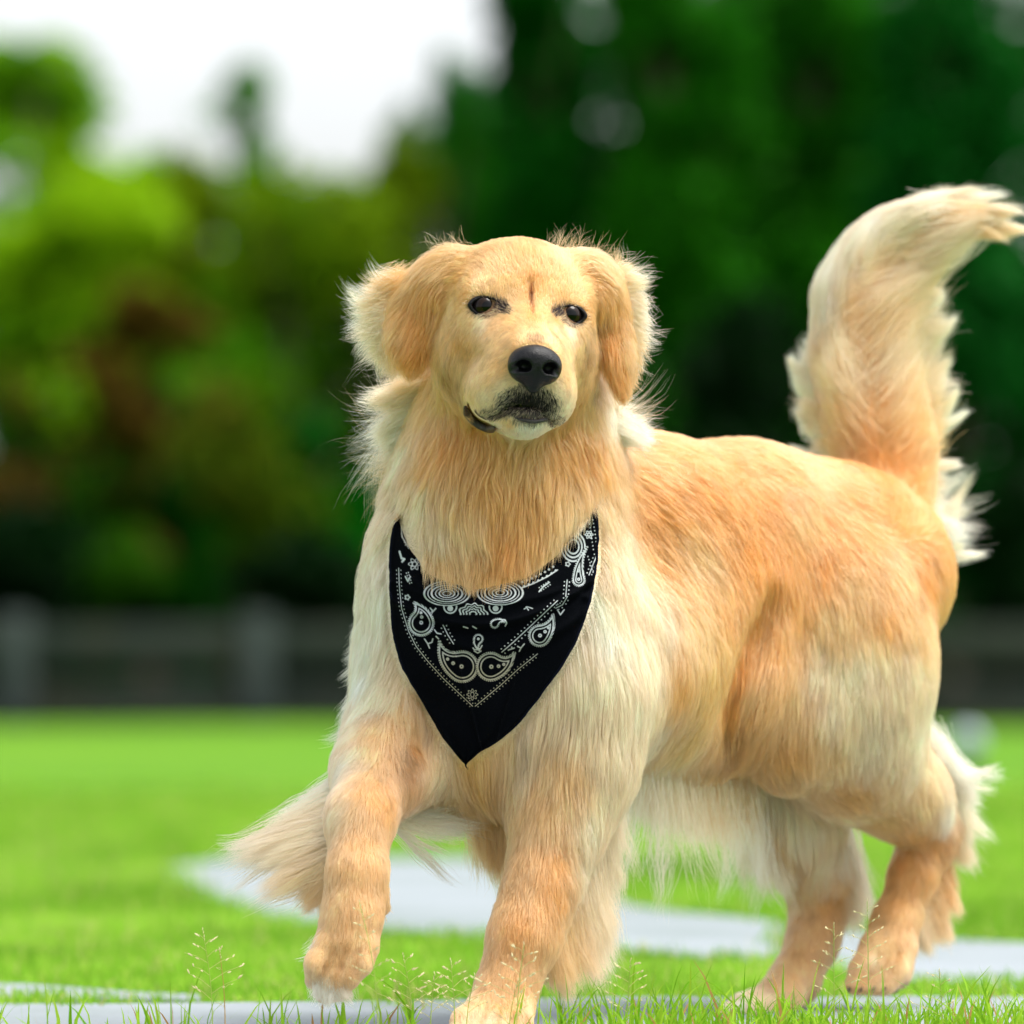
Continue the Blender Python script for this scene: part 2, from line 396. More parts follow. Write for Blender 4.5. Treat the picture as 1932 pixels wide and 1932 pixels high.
def tree(name, px, top, Y, wpx, base_px, label, cat, cols, n=9000, leaf=.10, lobes=9, dens=.35, trunk=True, seed=0, group=None, taper=0.0):
    r = random.Random(seed); s = FPX / Y
    X = (px - 966) / s; zt = HC + (HY - top) / s; zb = HC + (HY - base_px) / s; w = wpx / s / 2
    root = empty(name, (X, Y, 0), label, cat, group)
    LB = []
    for i in range(lobes):
        t = (i + .5) / lobes; z = zb + (zt - zb) * t; ww = w * (1 - taper * t) * (math.sin(math.pi * min(1, .18 + t * .75)) ** .5)
        rr = (zt - zb) / lobes * r.uniform(1.0, 1.5)
        off = r.uniform(-.5, .5) * ww
        LB.append((off, r.uniform(-.5, .5) * ww, min(z, zt - rr * .8), ww * r.uniform(.55, .8), ww * r.uniform(.5, .8), rr))
    crown(root, LB, n, leaf, *cols, dens_noise=dens)
    if trunk:
        n_ = 8; z = np.linspace(-.1, zb + (zt - zb) * .8, n_)
        pts = np.stack([.12 * np.sin(z * 1.3 + seed), .1 * np.cos(z * 1.1 + seed), z], 1)
        V, F = tube_arrays(pts, np.linspace(.17, .03, n_), 10)
        Vs, Fs = [V], [F]; off = len(V)
        for k in range(7):
            t = .35 + .08 * k; p0 = pts[int(t * n_)]; a = k * 2.4 + seed
            e = p0 + np.array([math.cos(a) * w * .7, math.sin(a) * w * .7, (zt - zb) * .2])
            V, F = tube_arrays([p0, (p0 + e) / 2 + [0, 0, .15], e], [.05, .035, .012], 6, off); Vs.append(V); Fs.append(F); off += len(V)
        mesh_np('trunk', np.vstack(Vs), np.vstack(Fs), M_BARK, root)
    return root
DK = ((0.001, 0.060, 0.001), (0.005, 0.150, 0.002)); MD = ((0.006, 0.12, 0.002), (0.03, 0.24, 0.003))
YG = ((0.13, 0.36, 0.004), (0.34, 0.55, 0.006)); OL = ((0.05, 0.15, 0.002), (0.20, 0.30, 0.003)); BR = ((0.08, 0.05, 0.006), (0.16, 0.10, 0.010))
GB = 'trees and shrubs beyond the fence'
tree('broadleaf_tree', 70, 60, 76, 560, 640, 'airy light green tree at the far left with sky showing through', 'tree', (MD[1], YG[1]), 7500, .13, 12, .12, seed=21, group=GB)
tree('broadleaf_tree', 455, 125, 78, 250, 700, 'slim tree whose thin top pokes up into the white sky', 'tree', (MD[1], YG[0]), 4600, .11, 8, .30, seed=2, group=GB, taper=.35)
tree('leafy_shrub', 120, 330, 70, 520, 800, 'bright yellow green bush low on the far left', 'shrub', YG, 9000, .10, 7, .5, False, 3, GB)
tree('broadleaf_tree', 300, 300, 74, 330, 900, 'olive green tree behind the brown leaved shrubs', 'tree', OL, 8000, .10, 8, .35, seed=4, group=GB)
tree('broadleaf_tree', 560, 320, 73, 420, 1100, 'wide olive tree under the gap of white sky', 'tree', (MD[1], OL[1]), 12000, .10, 8, .5, seed=5, group=GB)
tree('broadleaf_tree', 735, 265, 75, 300, 1100, 'round topped yellowish tree at the right end of the sky gap', 'tree', (MD[0], OL[1]), 11000, .10, 9, .5, seed=6, group=GB)
tree('broadleaf_tree', 865, 130, 77, 250, 1100, 'green tree filling the step between the sky gap and the tall evergreens', 'tree', (MD[0], MD[1]), 13000, .11, 9, .6, seed=41, group=GB, taper=.4)
tree('leafy_shrub', 310, 540, 68, 300, 820, 'dark reddish brown shrub, upper of the two brown shrubs', 'shrub', BR, 6000, .09, 5, .5, False, 7, GB)
tree('leafy_shrub', 470, 690, 67, 280, 1060, 'brownish shrub, lower of the two brown shrubs', 'shrub', (BR[1], OL[0]), 6500, .09, 6, .5, False, 8, GB)
tree('leafy_shrub', 90, 720, 69, 480, 1150, 'mid green bush with brown patches at the left edge above the fence', 'shrub', (MD[0], OL[0], BR[0]), 9000, .09, 7, .5, False, 9, GB)
tree('leafy_shrub', 300, 850, 70, 420, 1200, 'green bush just above the fence in the left half', 'shrub', ((0.001, 0.03, 0.001), (0.01, 0.11, 0.002)), 9000, .09, 6, .5, False, 10, GB)  # leaf colour darkened to paint in the shade beneath the trees
tree('leafy_shrub', 640, 780, 71, 300, 1220, 'dark green bush just left of the dog above the fence', 'shrub', DK, 8000, .09, 6, .6, False, 11, GB)
tree('evergreen_tree', 1010, -160, 74, 330, 1200, 'tall dark evergreen directly above the head of the dog', 'tree', (DK[0], MD[0]), 17000, .12, 12, .6, seed=12, group=GB)
tree('evergreen_tree', 1270, -300, 73, 380, 1200, 'tall dark evergreen right of the head of the dog', 'tree', (DK[0], MD[1]), 18000, .12, 12, .6, seed=13, group=GB)
tree('evergreen_tree', 1540, -260, 75, 400, 1200, 'tall evergreen with lighter green top left of the tail', 'tree', (DK[0], MD[1]), 18000, .12, 12, .6, seed=14, group=GB)
tree('evergreen_tree', 1800, -200, 72, 380, 1200, 'tall rich green evergreen behind the raised tail', 'tree', (DK[0], (0.006, 0.13, 0.012)), 18000, .12, 12, .6, seed=15, group=GB)
tree('evergreen_tree', 2080, -100, 74, 400, 1200, 'dark evergreen cut by the right edge of the picture', 'tree', DK, 15000, .12, 12, .6, seed=16, group=GB)
tree('evergreen_tree', -330, 100, 75, 420, 1200, 'green tree beyond the left edge of the picture', 'tree', MD, 9000, .12, 9, .5, seed=17, group=GB)
SHADE_LEAF = ((0.0008, 0.010, 0.001), (0.002, 0.022, 0.0015))  # near-black leaves: darkness under the canopy put into the colour
tree('shade_shrub', 90, 960, 66, 420, 1260, 'low shrub painted near black as shade behind the left end of the fence', 'shrub', SHADE_LEAF, 7000, .10, 5, .7, False, 31, GB)
tree('shade_shrub', 640, 1010, 66, 420, 1260, 'low shrub painted near black as shade behind the fence beside the dog', 'shrub', SHADE_LEAF, 6000, .10, 5, .7, False, 32, GB)
tree('shade_shrub', 1890, 900, 66, 340, 1260, 'low shrub painted near black as shade behind the right end of the fence', 'shrub', SHADE_LEAF, 7000, .10, 5, .7, False, 33, GB)
tree('shade_shrub', 1420, 560, 67, 420, 1260, 'tall shrub painted near black as shade between the head and the tail of the dog', 'shrub', SHADE_LEAF, 9000, .10, 7, .7, False, 34, GB)
def far_wood():
    # deep wood behind everything, reads as one dark mass
    Y = 84.0; s = FPX / Y; lb = []
    for px, top in [(-900, 500), (-500, 450), (-150, 520), (100, 560), (350, 520), (600, 450), (800, 420), (960, 100), (1150, -100), (1350, -150), (1550, -150), (1750, -150), (1950, -100), (2200, 0), (2500, 100)] + [(q, 420 + 160 * math.sin(q * .01)) for q in list(range(-4600, -900, 260)) + list(range(2760, 6400, 260))]:
        zt = HC + (HY - top) / s; x = (px - 966) / s
        for k in range(5):
            lb.append((x + RNG.uniform(-.4, .4), RNG.uniform(-1, 1), zt * (k + .3) / 5.2, 1.5, 1.2, zt / 7))
    root = crown(None, lb, 170000, .17, DK[0], DK[1], name='far_wood', dens_noise=.9)
    root.location = (0, Y, 0)
    tag(root, 'deep dark woodland closing the view behind the separate trees', 'woodland', kind='stuff')
far_wood()

# ------------------------------------------------------------------ the dog: one signed distance field, one continuous skin
def new_grid(lo, hi, vox, far):
    global VOX, LO, HI, DIM, FAR, PHI, AX
    VOX = vox; LO = np.array(lo, float); HI = np.array(hi, float); DIM = np.ceil((HI - LO) / VOX).astype(int); FAR = far
    PHI = np.full(DIM, FAR, np.float32); AX = [LO[i] + VOX * np.arange(DIM[i], dtype=np.float32) for i in range(3)]
new_grid((-0.40, 6.10, -0.02), (0.66, 7.28, 1.02), 0.0032, 0.06)
def _sub(lo, hi):
    a = np.clip(np.floor((lo - LO) / VOX).astype(int), 0, DIM); b = np.clip(np.ceil((hi - LO) / VOX).astype(int) + 1, 0, DIM)
    sl = tuple(slice(a[i], b[i]) for i in range(3))
    X = AX[0][sl[0]][:, None, None]; Y = AX[1][sl[1]][None, :, None]; Z = AX[2][sl[2]][None, None, :]
    return sl, X, Y, Z
def _merge(sl, d, k, op):
    A = PHI[sl]
    if op == 'add':
        if k > 0:
            h = np.maximum(k - np.abs(A - d), 0) / k; R = np.minimum(A, d) - h * h * k * 0.25
        else: R = np.minimum(A, d)
    else:
        h = np.maximum(k - np.abs(A + d), 0) / k if k > 0 else 0
        R = np.maximum(A, -d) + h * h * k * 0.25
    PHI[sl] = R
def cone(a, b, ra, rb, k=0.03, op='add'):
    a, b = np.array(a, float), np.array(b, float); m = FAR + k
    sl, X, Y, Z = _sub(np.minimum(a - ra, b - rb) - m, np.maximum(a + ra, b + rb) + m)
    ba = b - a; L2 = float(ba @ ba)
    t = np.clip(((X - a[0]) * ba[0] + (Y - a[1]) * ba[1] + (Z - a[2]) * ba[2]) / L2, 0, 1)
    d = np.sqrt((X - a[0] - t * ba[0]) ** 2 + (Y - a[1] - t * ba[1]) ** 2 + (Z - a[2] - t * ba[2]) ** 2) - (ra + (rb - ra) * t)
    _merge(sl, d, k, op)
def ell(c, r, R=None, k=0.03, op='add'):
    """R rows = axes"""
    c = np.array(c, float); r = np.array(r, float); R = np.eye(3) if R is None else np.array(R, float)
    ext = np.sqrt(((R * r[:, None]) ** 2).sum(0)); m = FAR + k
    sl, X, Y, Z = _sub(c - ext - m, c + ext + m)
    q = [(R[i, 0] * (X - c[0]) + R[i, 1] * (Y - c[1]) + R[i, 2] * (Z - c[2])) for i in range(3)]
    k0 = np.sqrt(sum((q[i] / r[i]) ** 2 for i in range(3))); k1 = np.sqrt(sum((q[i] / r[i] ** 2) ** 2 for i in range(3)))
    d = k0 * (k0 - 1) / np.maximum(k1, 1e-6)
    _merge(sl, d, k, op)
def axes(a, ref=(0, 1, 0)):
    """orthonormal rows: a, then third perpendicular, then towards ref"""
    a = nrm(np.array(a, float)); f = np.array(ref, float); f = nrm(f - a * (a @ f)); return np.array([a, np.cross(f, a), f])
def rp(r, d=0.0): return r * (D0 + d) / FPX       # radius in picture pixels at depth d
def limb(pts, k=0.03):
    for (p, q) in zip(pts[:-1], pts[1:]):
        cone(P(p[0], p[1], p[2]), P(q[0], q[1], q[2]), rp(p[3], p[2]), rp(q[3], q[2]), k)

def sdf(p):
    q = (p - LO) / VOX; i = np.clip(np.floor(q).astype(int), 0, DIM - 2); f = (q - i).clip(0, 1).astype(np.float32)
    x, y, z = i.T; r = 0
    for a in (0, 1):
        for b in (0, 1):
            for c in (0, 1):
                w = (f[:, 0] if a else 1 - f[:, 0]) * (f[:, 1] if b else 1 - f[:, 1]) * (f[:, 2] if c else 1 - f[:, 2])
                r = r + w * PHI[x + a, y + b, z + c]
    return r
def grad(p, e=0.004):
    g = np.stack([sdf(p + np.eye(3)[i] * e) - sdf(p - np.eye(3)[i] * e) for i in range(3)], 1)
    return nrm(g)
BA = nrm(np.array([0.78, 0.62, -0.03])); BL = nrm(np.array([0.62, -0.78, 0.0])); BZ = np.cross(BA, BL); BZ = BZ * np.sign(BZ[2])
BR3 = np.array([BA, BL, BZ])
# trunk
ell(P(1235, 1150, .23), (.205, .118, .168), BR3, 0)
ell(P(1450, 1120, .35), (.17, .098, .145), BR3, .05)
limb([(1080, 960, .12, 105), (1200, 972, .20, 122), (1400, 985, .32, 118), (1560, 1015, .42, 105), (1660, 1060, .47, 92)], .05)
ell(P(1632, 1090, .42), (.095, .10, .098), BR3, .05)
limb([(1130, 1250, .14, 195), (1310, 1280, .27, 160), (1420, 1290, .36, 110)], .04)
# chest and shoulders
ell(P(925, 1180, .07), (.108, .10, .150), k=.05)
ell(P(925, 1350, .06), (.105, .085, .095), k=.05)
ell(P(1085, 1230, .045), (.062, .08, .150), k=.05)
ell(P(792, 1200, .08), (.052, .075, .145), k=.06)
cone(P(935, 1450, .06), P(955, 1530, .08), rp(55), rp(16), .04)
# neck
limb([(936, 1110, .07, 180), (957, 900, .07, 168), (975, 750, .06, 164)], .06)
limb([(1000, 900, .15, 120), (1060, 960, .16, 100)], .05)
# far foreleg (the dog's right), lifted towards the camera
limb([(790, 1260, .07, 92), (762, 1400, .03, 88), (715, 1455, -.02, 70), (680, 1545, -.10, 48), (674, 1650, -.14, 41), (666, 1730, -.15, 42)], .03)
limb([(664, 1730, -.15, 49), (652, 1785, -.155, 54)], .02)
for dx, dz, r in ((-42, -14, 20), (-16, 10, 22), (14, 8, 22), (40, -16, 20)):
    limb([(654 + dx * .8, 1785, -.165, 26), (640 + dx * .95, 1832 + dz, -.175, r + 1), (624 + dx * .75, 1864 + dz, -.160, r - 6)], .006)
cone(P(716, 1690, -.13), P(724, 1712, -.12), rp(13), rp(9), .01)
# near foreleg (the dog's left), planted
limb([(1100, 1320, .03, 110), (1085, 1450, .02, 84), (1055, 1560, .0, 62), (1018, 1680, -.03, 48), (988, 1770, -.05, 49), (958, 1860, -.065, 46)], .035)
limb([(958, 1860, -.065, 48), (940, 1905, -.08, 52)], .02)
for dx in (-48, -18, 16, 46):
    limb([(945 + dx * .7, 1905, -.085, 26), (928 + dx, 1928, -.115, 23), (918 + dx * 1.05, 1948, -.135, 17)], .010)
# near hind leg (the dog's left), lifted
ell(P(1604, 1225, .325), (.103, .140, .072), axes((.86, .5, .12), (-.5, .86, 0)), .022)
ell(P(1490, 1350, .285), (.052, .050, .080), k=.03)
limb([(1540, 1340, .32, 105), (1610, 1420, .37, 98), (1704, 1500, .43, 66), (1764, 1568, .475, 37)], .04)
limb([(1764, 1570, .478, 35), (1722, 1650, .46, 33), (1688, 1740, .44, 32), (1672, 1790, .425, 38)], .02)
for dx, r in ((-26, 17), (-6, 19), (16, 19), (34, 17)):
    limb([(1672 + dx * .8, 1790, .42, 26), (1655 + dx, 1828, .40, r + 2), (1638 + dx * 1.1, 1858, .39, r - 4)], .010)
ell(P(1682, 1836, .425), (.021, .016, .016), k=.012)
# far hind leg (the dog's right), planted
ell(P(1500, 1300, .50), (.07, .055, .13), k=.05)
limb([(1455, 1420, .44, 90), (1490, 1540, .45, 72), (1542, 1650, .49, 42), (1552, 1700, .50, 33), (1532, 1780, .475, 31), (1500, 1850, .445, 36)], .035)
limb([(1500, 1850, .445, 40), (1465, 1882, .41, 38)], .02)
for dx in (-10, 6, 20, 34):
    limb([(1470 + dx * .5, 1885 - dx * .2, .41, 25), (1412 + dx * .9, 1893 - dx * .1 + 4, .36 + .0016 * dx, 20), (1384 + dx * .9, 1906, .345 + .0016 * dx, 13)], .010)
# tail
limb([(1655, 1000, .50, 62), (1672, 930, .54, 66), (1668, 850, .56, 72), (1648, 760, .58, 74), (1628, 660, .59, 72), (1622, 560, .59, 58), (1650, 490, .58, 40), (1690, 440, .57, 22), (1728, 412, .55, 9)], .035)

# head, in its own frame: x to the dog's left, y forward, z up, pixels at the dog
HO = P(994, 585, -.095); ya, ro = math.radians(9), math.radians(5)
hf = np.array([math.sin(ya), -math.cos(ya), -.0]); hx = np.array([math.cos(ya), math.sin(ya), 0]); hz = np.array([0, 0, 1.0])
hx, hz = hx * math.cos(ro) - hz * math.sin(ro), hz * math.cos(ro) + hx * math.sin(ro)
HR = np.array([hx, hf, hz])
def H(x, y, z): return HO + (hx * x + hf * y + hz * z) * U
def hell(x, y, z, rx, ry, rz, k=.02, op='add', rot=0.0, tilt=0.0):
    R = HR.copy()
    if rot: c, s = math.cos(rot), math.sin(rot); R = np.array([c * R[0] + s * R[2], R[1], -s * R[0] + c * R[2]])
    if tilt: c, s = math.cos(tilt), math.sin(tilt); R = np.array([R[0], c * R[1] + s * R[2], -s * R[1] + c * R[2]])
    ell(H(x, y, z), (rx * U, ry * U, rz * U), R, k, op)
def hcone(a, b, ra, rb, k=.02, op='add'): cone(H(*a), H(*b), ra * U, rb * U, k, op)
hell(0, -105, 40, 126, 118, 98, .03)
for s in (-1, 1):
    hell(s * 78, -80, -50, 58, 80, 82, .03)
    hell(s * 70, -100, -110, 58, 80, 60, .04)
    hell(s * 58, -24, 34, 50, 30, 24, .03, rot=-s * .25)
    hcone((s * 70, -18, -28), (s * 38, 60, -95), 34, 36, .03)
hcone((0, -20, 5), (0, 50, -55), 44, 40, .03)
hcone((0, 50, -58), (0, 118, -88), 42, 35, .02)
hcone((0, 20, -100), (0, 90, -118), 66, 52, .03)
for s in (-1, 1):
    hell(s * 46, 62, -146, 42, 64, 56, .014, rot=s * .25)
    hell(s * 66, 8, -160, 30, 54, 46, .02)
hell(0, 40, -194, 46, 66, 30, .012)
hell(0, 78, -204, 32, 28, 18, .010)
hcone((0, -60, -150), (0, 40, -185), 74, 44, .03)
hcone((0, 12, 44), (0, 24, -18), 3.0, 3.0, .016, 'sub')      # median furrow
EYE = []
for s in (-1, 1):
    c = (s * 79, -28, -3); EYE.append(c)
    hell(c[0], c[1] + 24, c[2] + 0, 25, 20, 16, .010, 'sub', rot=-s * .10)
# mouth slit between the flews and the jaw
hell(0, 104, -186, 30, 30, 3, .005, 'sub')
for s in (-1, 1):
    hell(s * 44, 78, -197, 24, 44, 3, .005, 'sub', rot=s * -.55)
hcone((0, 118, -138), (0, 122, -180), 2.2, 2.2, .006, 'sub')
# creases where the thigh meets the flank and the lifted foreleg meets the chest
def crease(pix, r, k):
    out = []
    for (x, y) in pix:
        dd = np.linspace(-.3, .7, 600); pp = np.array([P(x, y, q) for q in dd]); v = sdf(pp); j = int(np.argmax(v < 0)); out.append(P(x, y, dd[j]))
    for p, q in zip(out[:-1], out[1:]):
        if abs(p[1] - q[1]) < .08: cone(p, q, r * U, r * U, k, 'sub')
crease([(1452, 1150), (1432, 1210), (1408, 1270), (1388, 1330), (1374, 1400)], 17, .05)
crease([(800, 1330), (792, 1390), (776, 1440)], 10, .035)
for gx in (-29, -1, 27): crease([(654 + gx * .9, 1795), (645 + gx, 1825), (632 + gx * .9, 1850), (624 + gx * .8, 1872)], 5, .010)
for gx in (-33, 0, 31): crease([(945 + gx * .8, 1900), (934 + gx, 1920), (922 + gx, 1940)], 5, .010)
for gx in (-15, 5, 25): crease([(1674 + gx * .9, 1800), (1660 + gx, 1830), (1646 + gx, 1856)], 4.5, .009)
# ears: broad hanging flaps, thick with hair
def ear(cx, cy, d, dirx, diry, hl, hw, th, face, k=.02):
    a = nrm(np.array([dirx, 0.0, -diry])); ell(P(cx, cy, d), (hl * U, hw * U, th * U), axes(a, face), k)
ear(834, 524, -.035, -.6, .8, 60, 38, 26, (-.25, -1, .2), .025)
ear(788, 580, -.026, -.42, .90, 90, 44, 13, (-.35, -1, .15), .02)
ear(784, 640, -.028, -.12, 1, 64, 30, 10, (-.3, -1, .05), .012)
ear(1120, 528, -.030, .5, .86, 58, 34, 26, (.35, -1, .2), .025)
ear(1153, 600, -.020, .16, 1, 92, 34, 13, (.5, -1, .1), .02)
ear(1165, 684, -.022, .14, 1, 66, 20, 9, (.5, -1, 0), .012)

# ---- polygonise
import openvdb as vdb
def polygonise():
    g_ = vdb.FloatGrid(); g_.background = FAR; g_.copyFromArray(np.ascontiguousarray(PHI), tolerance=1e-6)
    p, q = g_.convertToQuads(isovalue=0.0)
    V = LO + np.asarray(p, float) * VOX; Q = np.asarray(q, np.int64)
    fn = np.cross(V[Q[:, 1]] - V[Q[:, 0]], V[Q[:, 2]] - V[Q[:, 0]]); k = RNG.integers(0, len(Q), 500)
    if np.mean((fn[k] * grad(V[Q[k, 0]])).sum(1)) < 0: Q = Q[:, ::-1]
    return V, Q
SK, SQ = polygonise()
print('skin', len(SK), 'verts', round(time.time() - T0, 1), 's')
BVH = BVHTree.FromPolygons([Vector(v) for v in SK.tolist()], SQ.tolist())
CAMP = Vector((0, 0, HC))
def hit(px, py, dmin=None):
    d = (Vector(P(px, py, 0)) - CAMP).normalized(); o = CAMP
    if dmin is not None: o = CAMP + d * (D0 + dmin)
    r = BVH.ray_cast(o, d)
    return (np.array(r[0]), np.array(r[1])) if r[0] is not None else (None, None)
def proj(p):
    p = np.asarray(p); return np.stack([966 + FPX * p[:, 0] / p[:, 1], HY - FPX * (p[:, 2] - HC) / p[:, 1]], 1)
SN = grad(SK)
# ---------------- bandana cloth (shape first: the fur has to make way for it)
def resample(pts, n):
    pts = np.array(pts, float); s = np.r_[0, np.cumsum(np.linalg.norm(np.diff(pts, axis=0), axis=1))]; t = np.linspace(0, s[-1], n)
    q = np.stack([np.interp(t, s, pts[:, i]) for i in range(pts.shape[1])], 1)
    k = max(3, n // 16) | 1; pad = np.vstack([np.repeat(q[:1], k // 2, 0), q, np.repeat(q[-1:], k // 2, 0)])
    sm = np.stack([np.convolve(pad[:, i], np.ones(k) / k, 'valid') for i in range(q.shape[1])], 1)
    sm[0], sm[-1] = q[0], q[-1]; return sm
NU, NV = 470, 560
TIPB = (879, 1442)
Lb = resample([(750, 965), (739, 1000), (734, 1050), (735, 1130), (741, 1200), (756, 1256), (790, 1312), (832, 1385), (866, 1430), TIPB], NV)
Rb = resample([(1126, 948), (1130, 1010), (1127, 1070), (1112, 1145), (1088, 1208), (1058, 1262), (1020, 1312), (976, 1368), (935, 1402), (905, 1416), TIPB], NV)
Tb = resample([(750, 965), (772, 1030), (815, 1075), (900, 1096), (1000, 1068), (1075, 1012), (1126, 948)], NU)
u_ = np.linspace(0, 1, NU)[None, :, None]; v_ = np.linspace(0, 1, NV)[:, None, None]
BXY = (1 - u_) * Lb[:, None] + u_ * Rb[:, None] + (1 - v_) * Tb[None] + v_ * np.array(TIPB) - ((1 - v_) * ((1 - u_) * np.array(Lb[0]) + u_ * np.array(Rb[0])) + v_ * np.array(TIPB))
def coarse_depth():
    m, n = 36, 32; iv = np.linspace(0, NV - 1, m).astype(int); iu = np.linspace(0, NU - 1, n).astype(int)
    D = np.full((m, n), np.nan)
    for a, i in enumerate(iv):
        for b, j in enumerate(iu):
            x, y = BXY[i, j]; x = 930 + (x - 930) * .97
            h, _ = hit(x, y, -.085)
            if h is not None: D[a, b] = h[1]
    D = np.where(np.isnan(D), np.nanmax(D), D)
    for _ in range(5):
        q = np.pad(D, 1, 'edge'); D = np.minimum(D, (q[1:-1, 1:-1] * 2 + q[:-2, 1:-1] + q[2:, 1:-1] + q[1:-1, :-2] + q[1:-1, 2:]) / 6)
    # bilinear up
    fv = np.linspace(0, m - 1, NV); fu = np.linspace(0, n - 1, NU)
    E_ = np.stack([np.interp(fv, np.arange(m), D[:, j]) for j in range(n)], 1)
    return np.stack([np.interp(fu, np.arange(n), E_[i]) for i in range(NV)], 0)
BD = coarse_depth()
uu = u_[..., 0]; vv = v_[..., 0]
ss_ = np.clip(vv / .13, 0, 1); ss_ = ss_ * ss_ * (3 - 2 * ss_); sd2 = np.clip(vv / .035, 0, 1); wS = np.clip((np.abs(uu - .5) - .28) / .12, 0, 1); ss_ = ss_ * (1 - wS) + sd2 * wS; BD = BD + .004 - 0.016 * ss_ + 0.004 * (np.abs(uu - .5) * 2) ** 6
# sagging folds from both corners and soft rumples
BX, BY = BXY[..., 0], BXY[..., 1]
def fold(cx, cy, sag, w, amp):
    line = cy + sag * ((BX - cx) / 200.0) ** 2
    return amp * np.exp(-((BY - line) / w) ** 2)
BD = BD - 1.7 * fold(900, 1178, -70, 8, .0030) + 1.7 * fold(900, 1192, -75, 7, .0022) - 1.7 * fold(930, 1226, -95, 12, .0022) + 1.7 * fold(930, 1244, -98, 9, .0014) - 1.5 * fold(915, 1140, -55, 7, .0018) - fold(760, 1090, 600, 9, .003) - fold(1085, 1120, 500, 9, .003)
BD = BD - .0022 * np.sin((uu - .47) * 26 + vv * 5) * np.clip(vv - .55, 0, 1) * 1.4 - .0010 * np.sin((uu * 9 - vv * 17))
edge = np.minimum(uu, 1 - uu) * 390 * np.clip(1 - vv, .05, 1)
BD = BD - .0018 * np.exp(-((edge - 7) / 5.0) ** 2)
BP = np.stack([(BX - 966) * BD / FPX, BD, HC - (BY - HY) * BD / FPX], -1)
NB_ = 4.0
bx0, by0 = BX.min() - 8, BY.min() - 8
bw, bh = int((BX.max() - bx0) / NB_) + 4, int((BY.max() - by0) / NB_) + 4
BMAP = np.full((bw, bh), 99.0); np.minimum.at(BMAP, (((BX - bx0) / NB_).astype(int).ravel(), ((BY - by0) / NB_).astype(int).ravel()), BD.ravel())
def band_depth(xy):
    i = ((xy[:, 0] - bx0) / NB_).astype(int); j = ((xy[:, 1] - by0) / NB_).astype(int)
    ok = (i >= 0) & (j >= 0) & (i < bw) & (j < bh); r = np.full(len(xy), 99.0); r[ok] = BMAP[i[ok], j[ok]]; return r

# ---------------- fur colours (hair tones; B doubles as painted shade under ears and in creases)
CK = dict(G=(.85, .485, .165), O=(.85, .42, .115), R=(.60, .25, .06), T=(.86, .57, .27), C=(.94, .775, .55), W=(.97, .875, .74), D=(.03, .022, .02), B=(.50, .25, .085),
          L=(.91, .63, .31), Y=(.85, .57, .21))
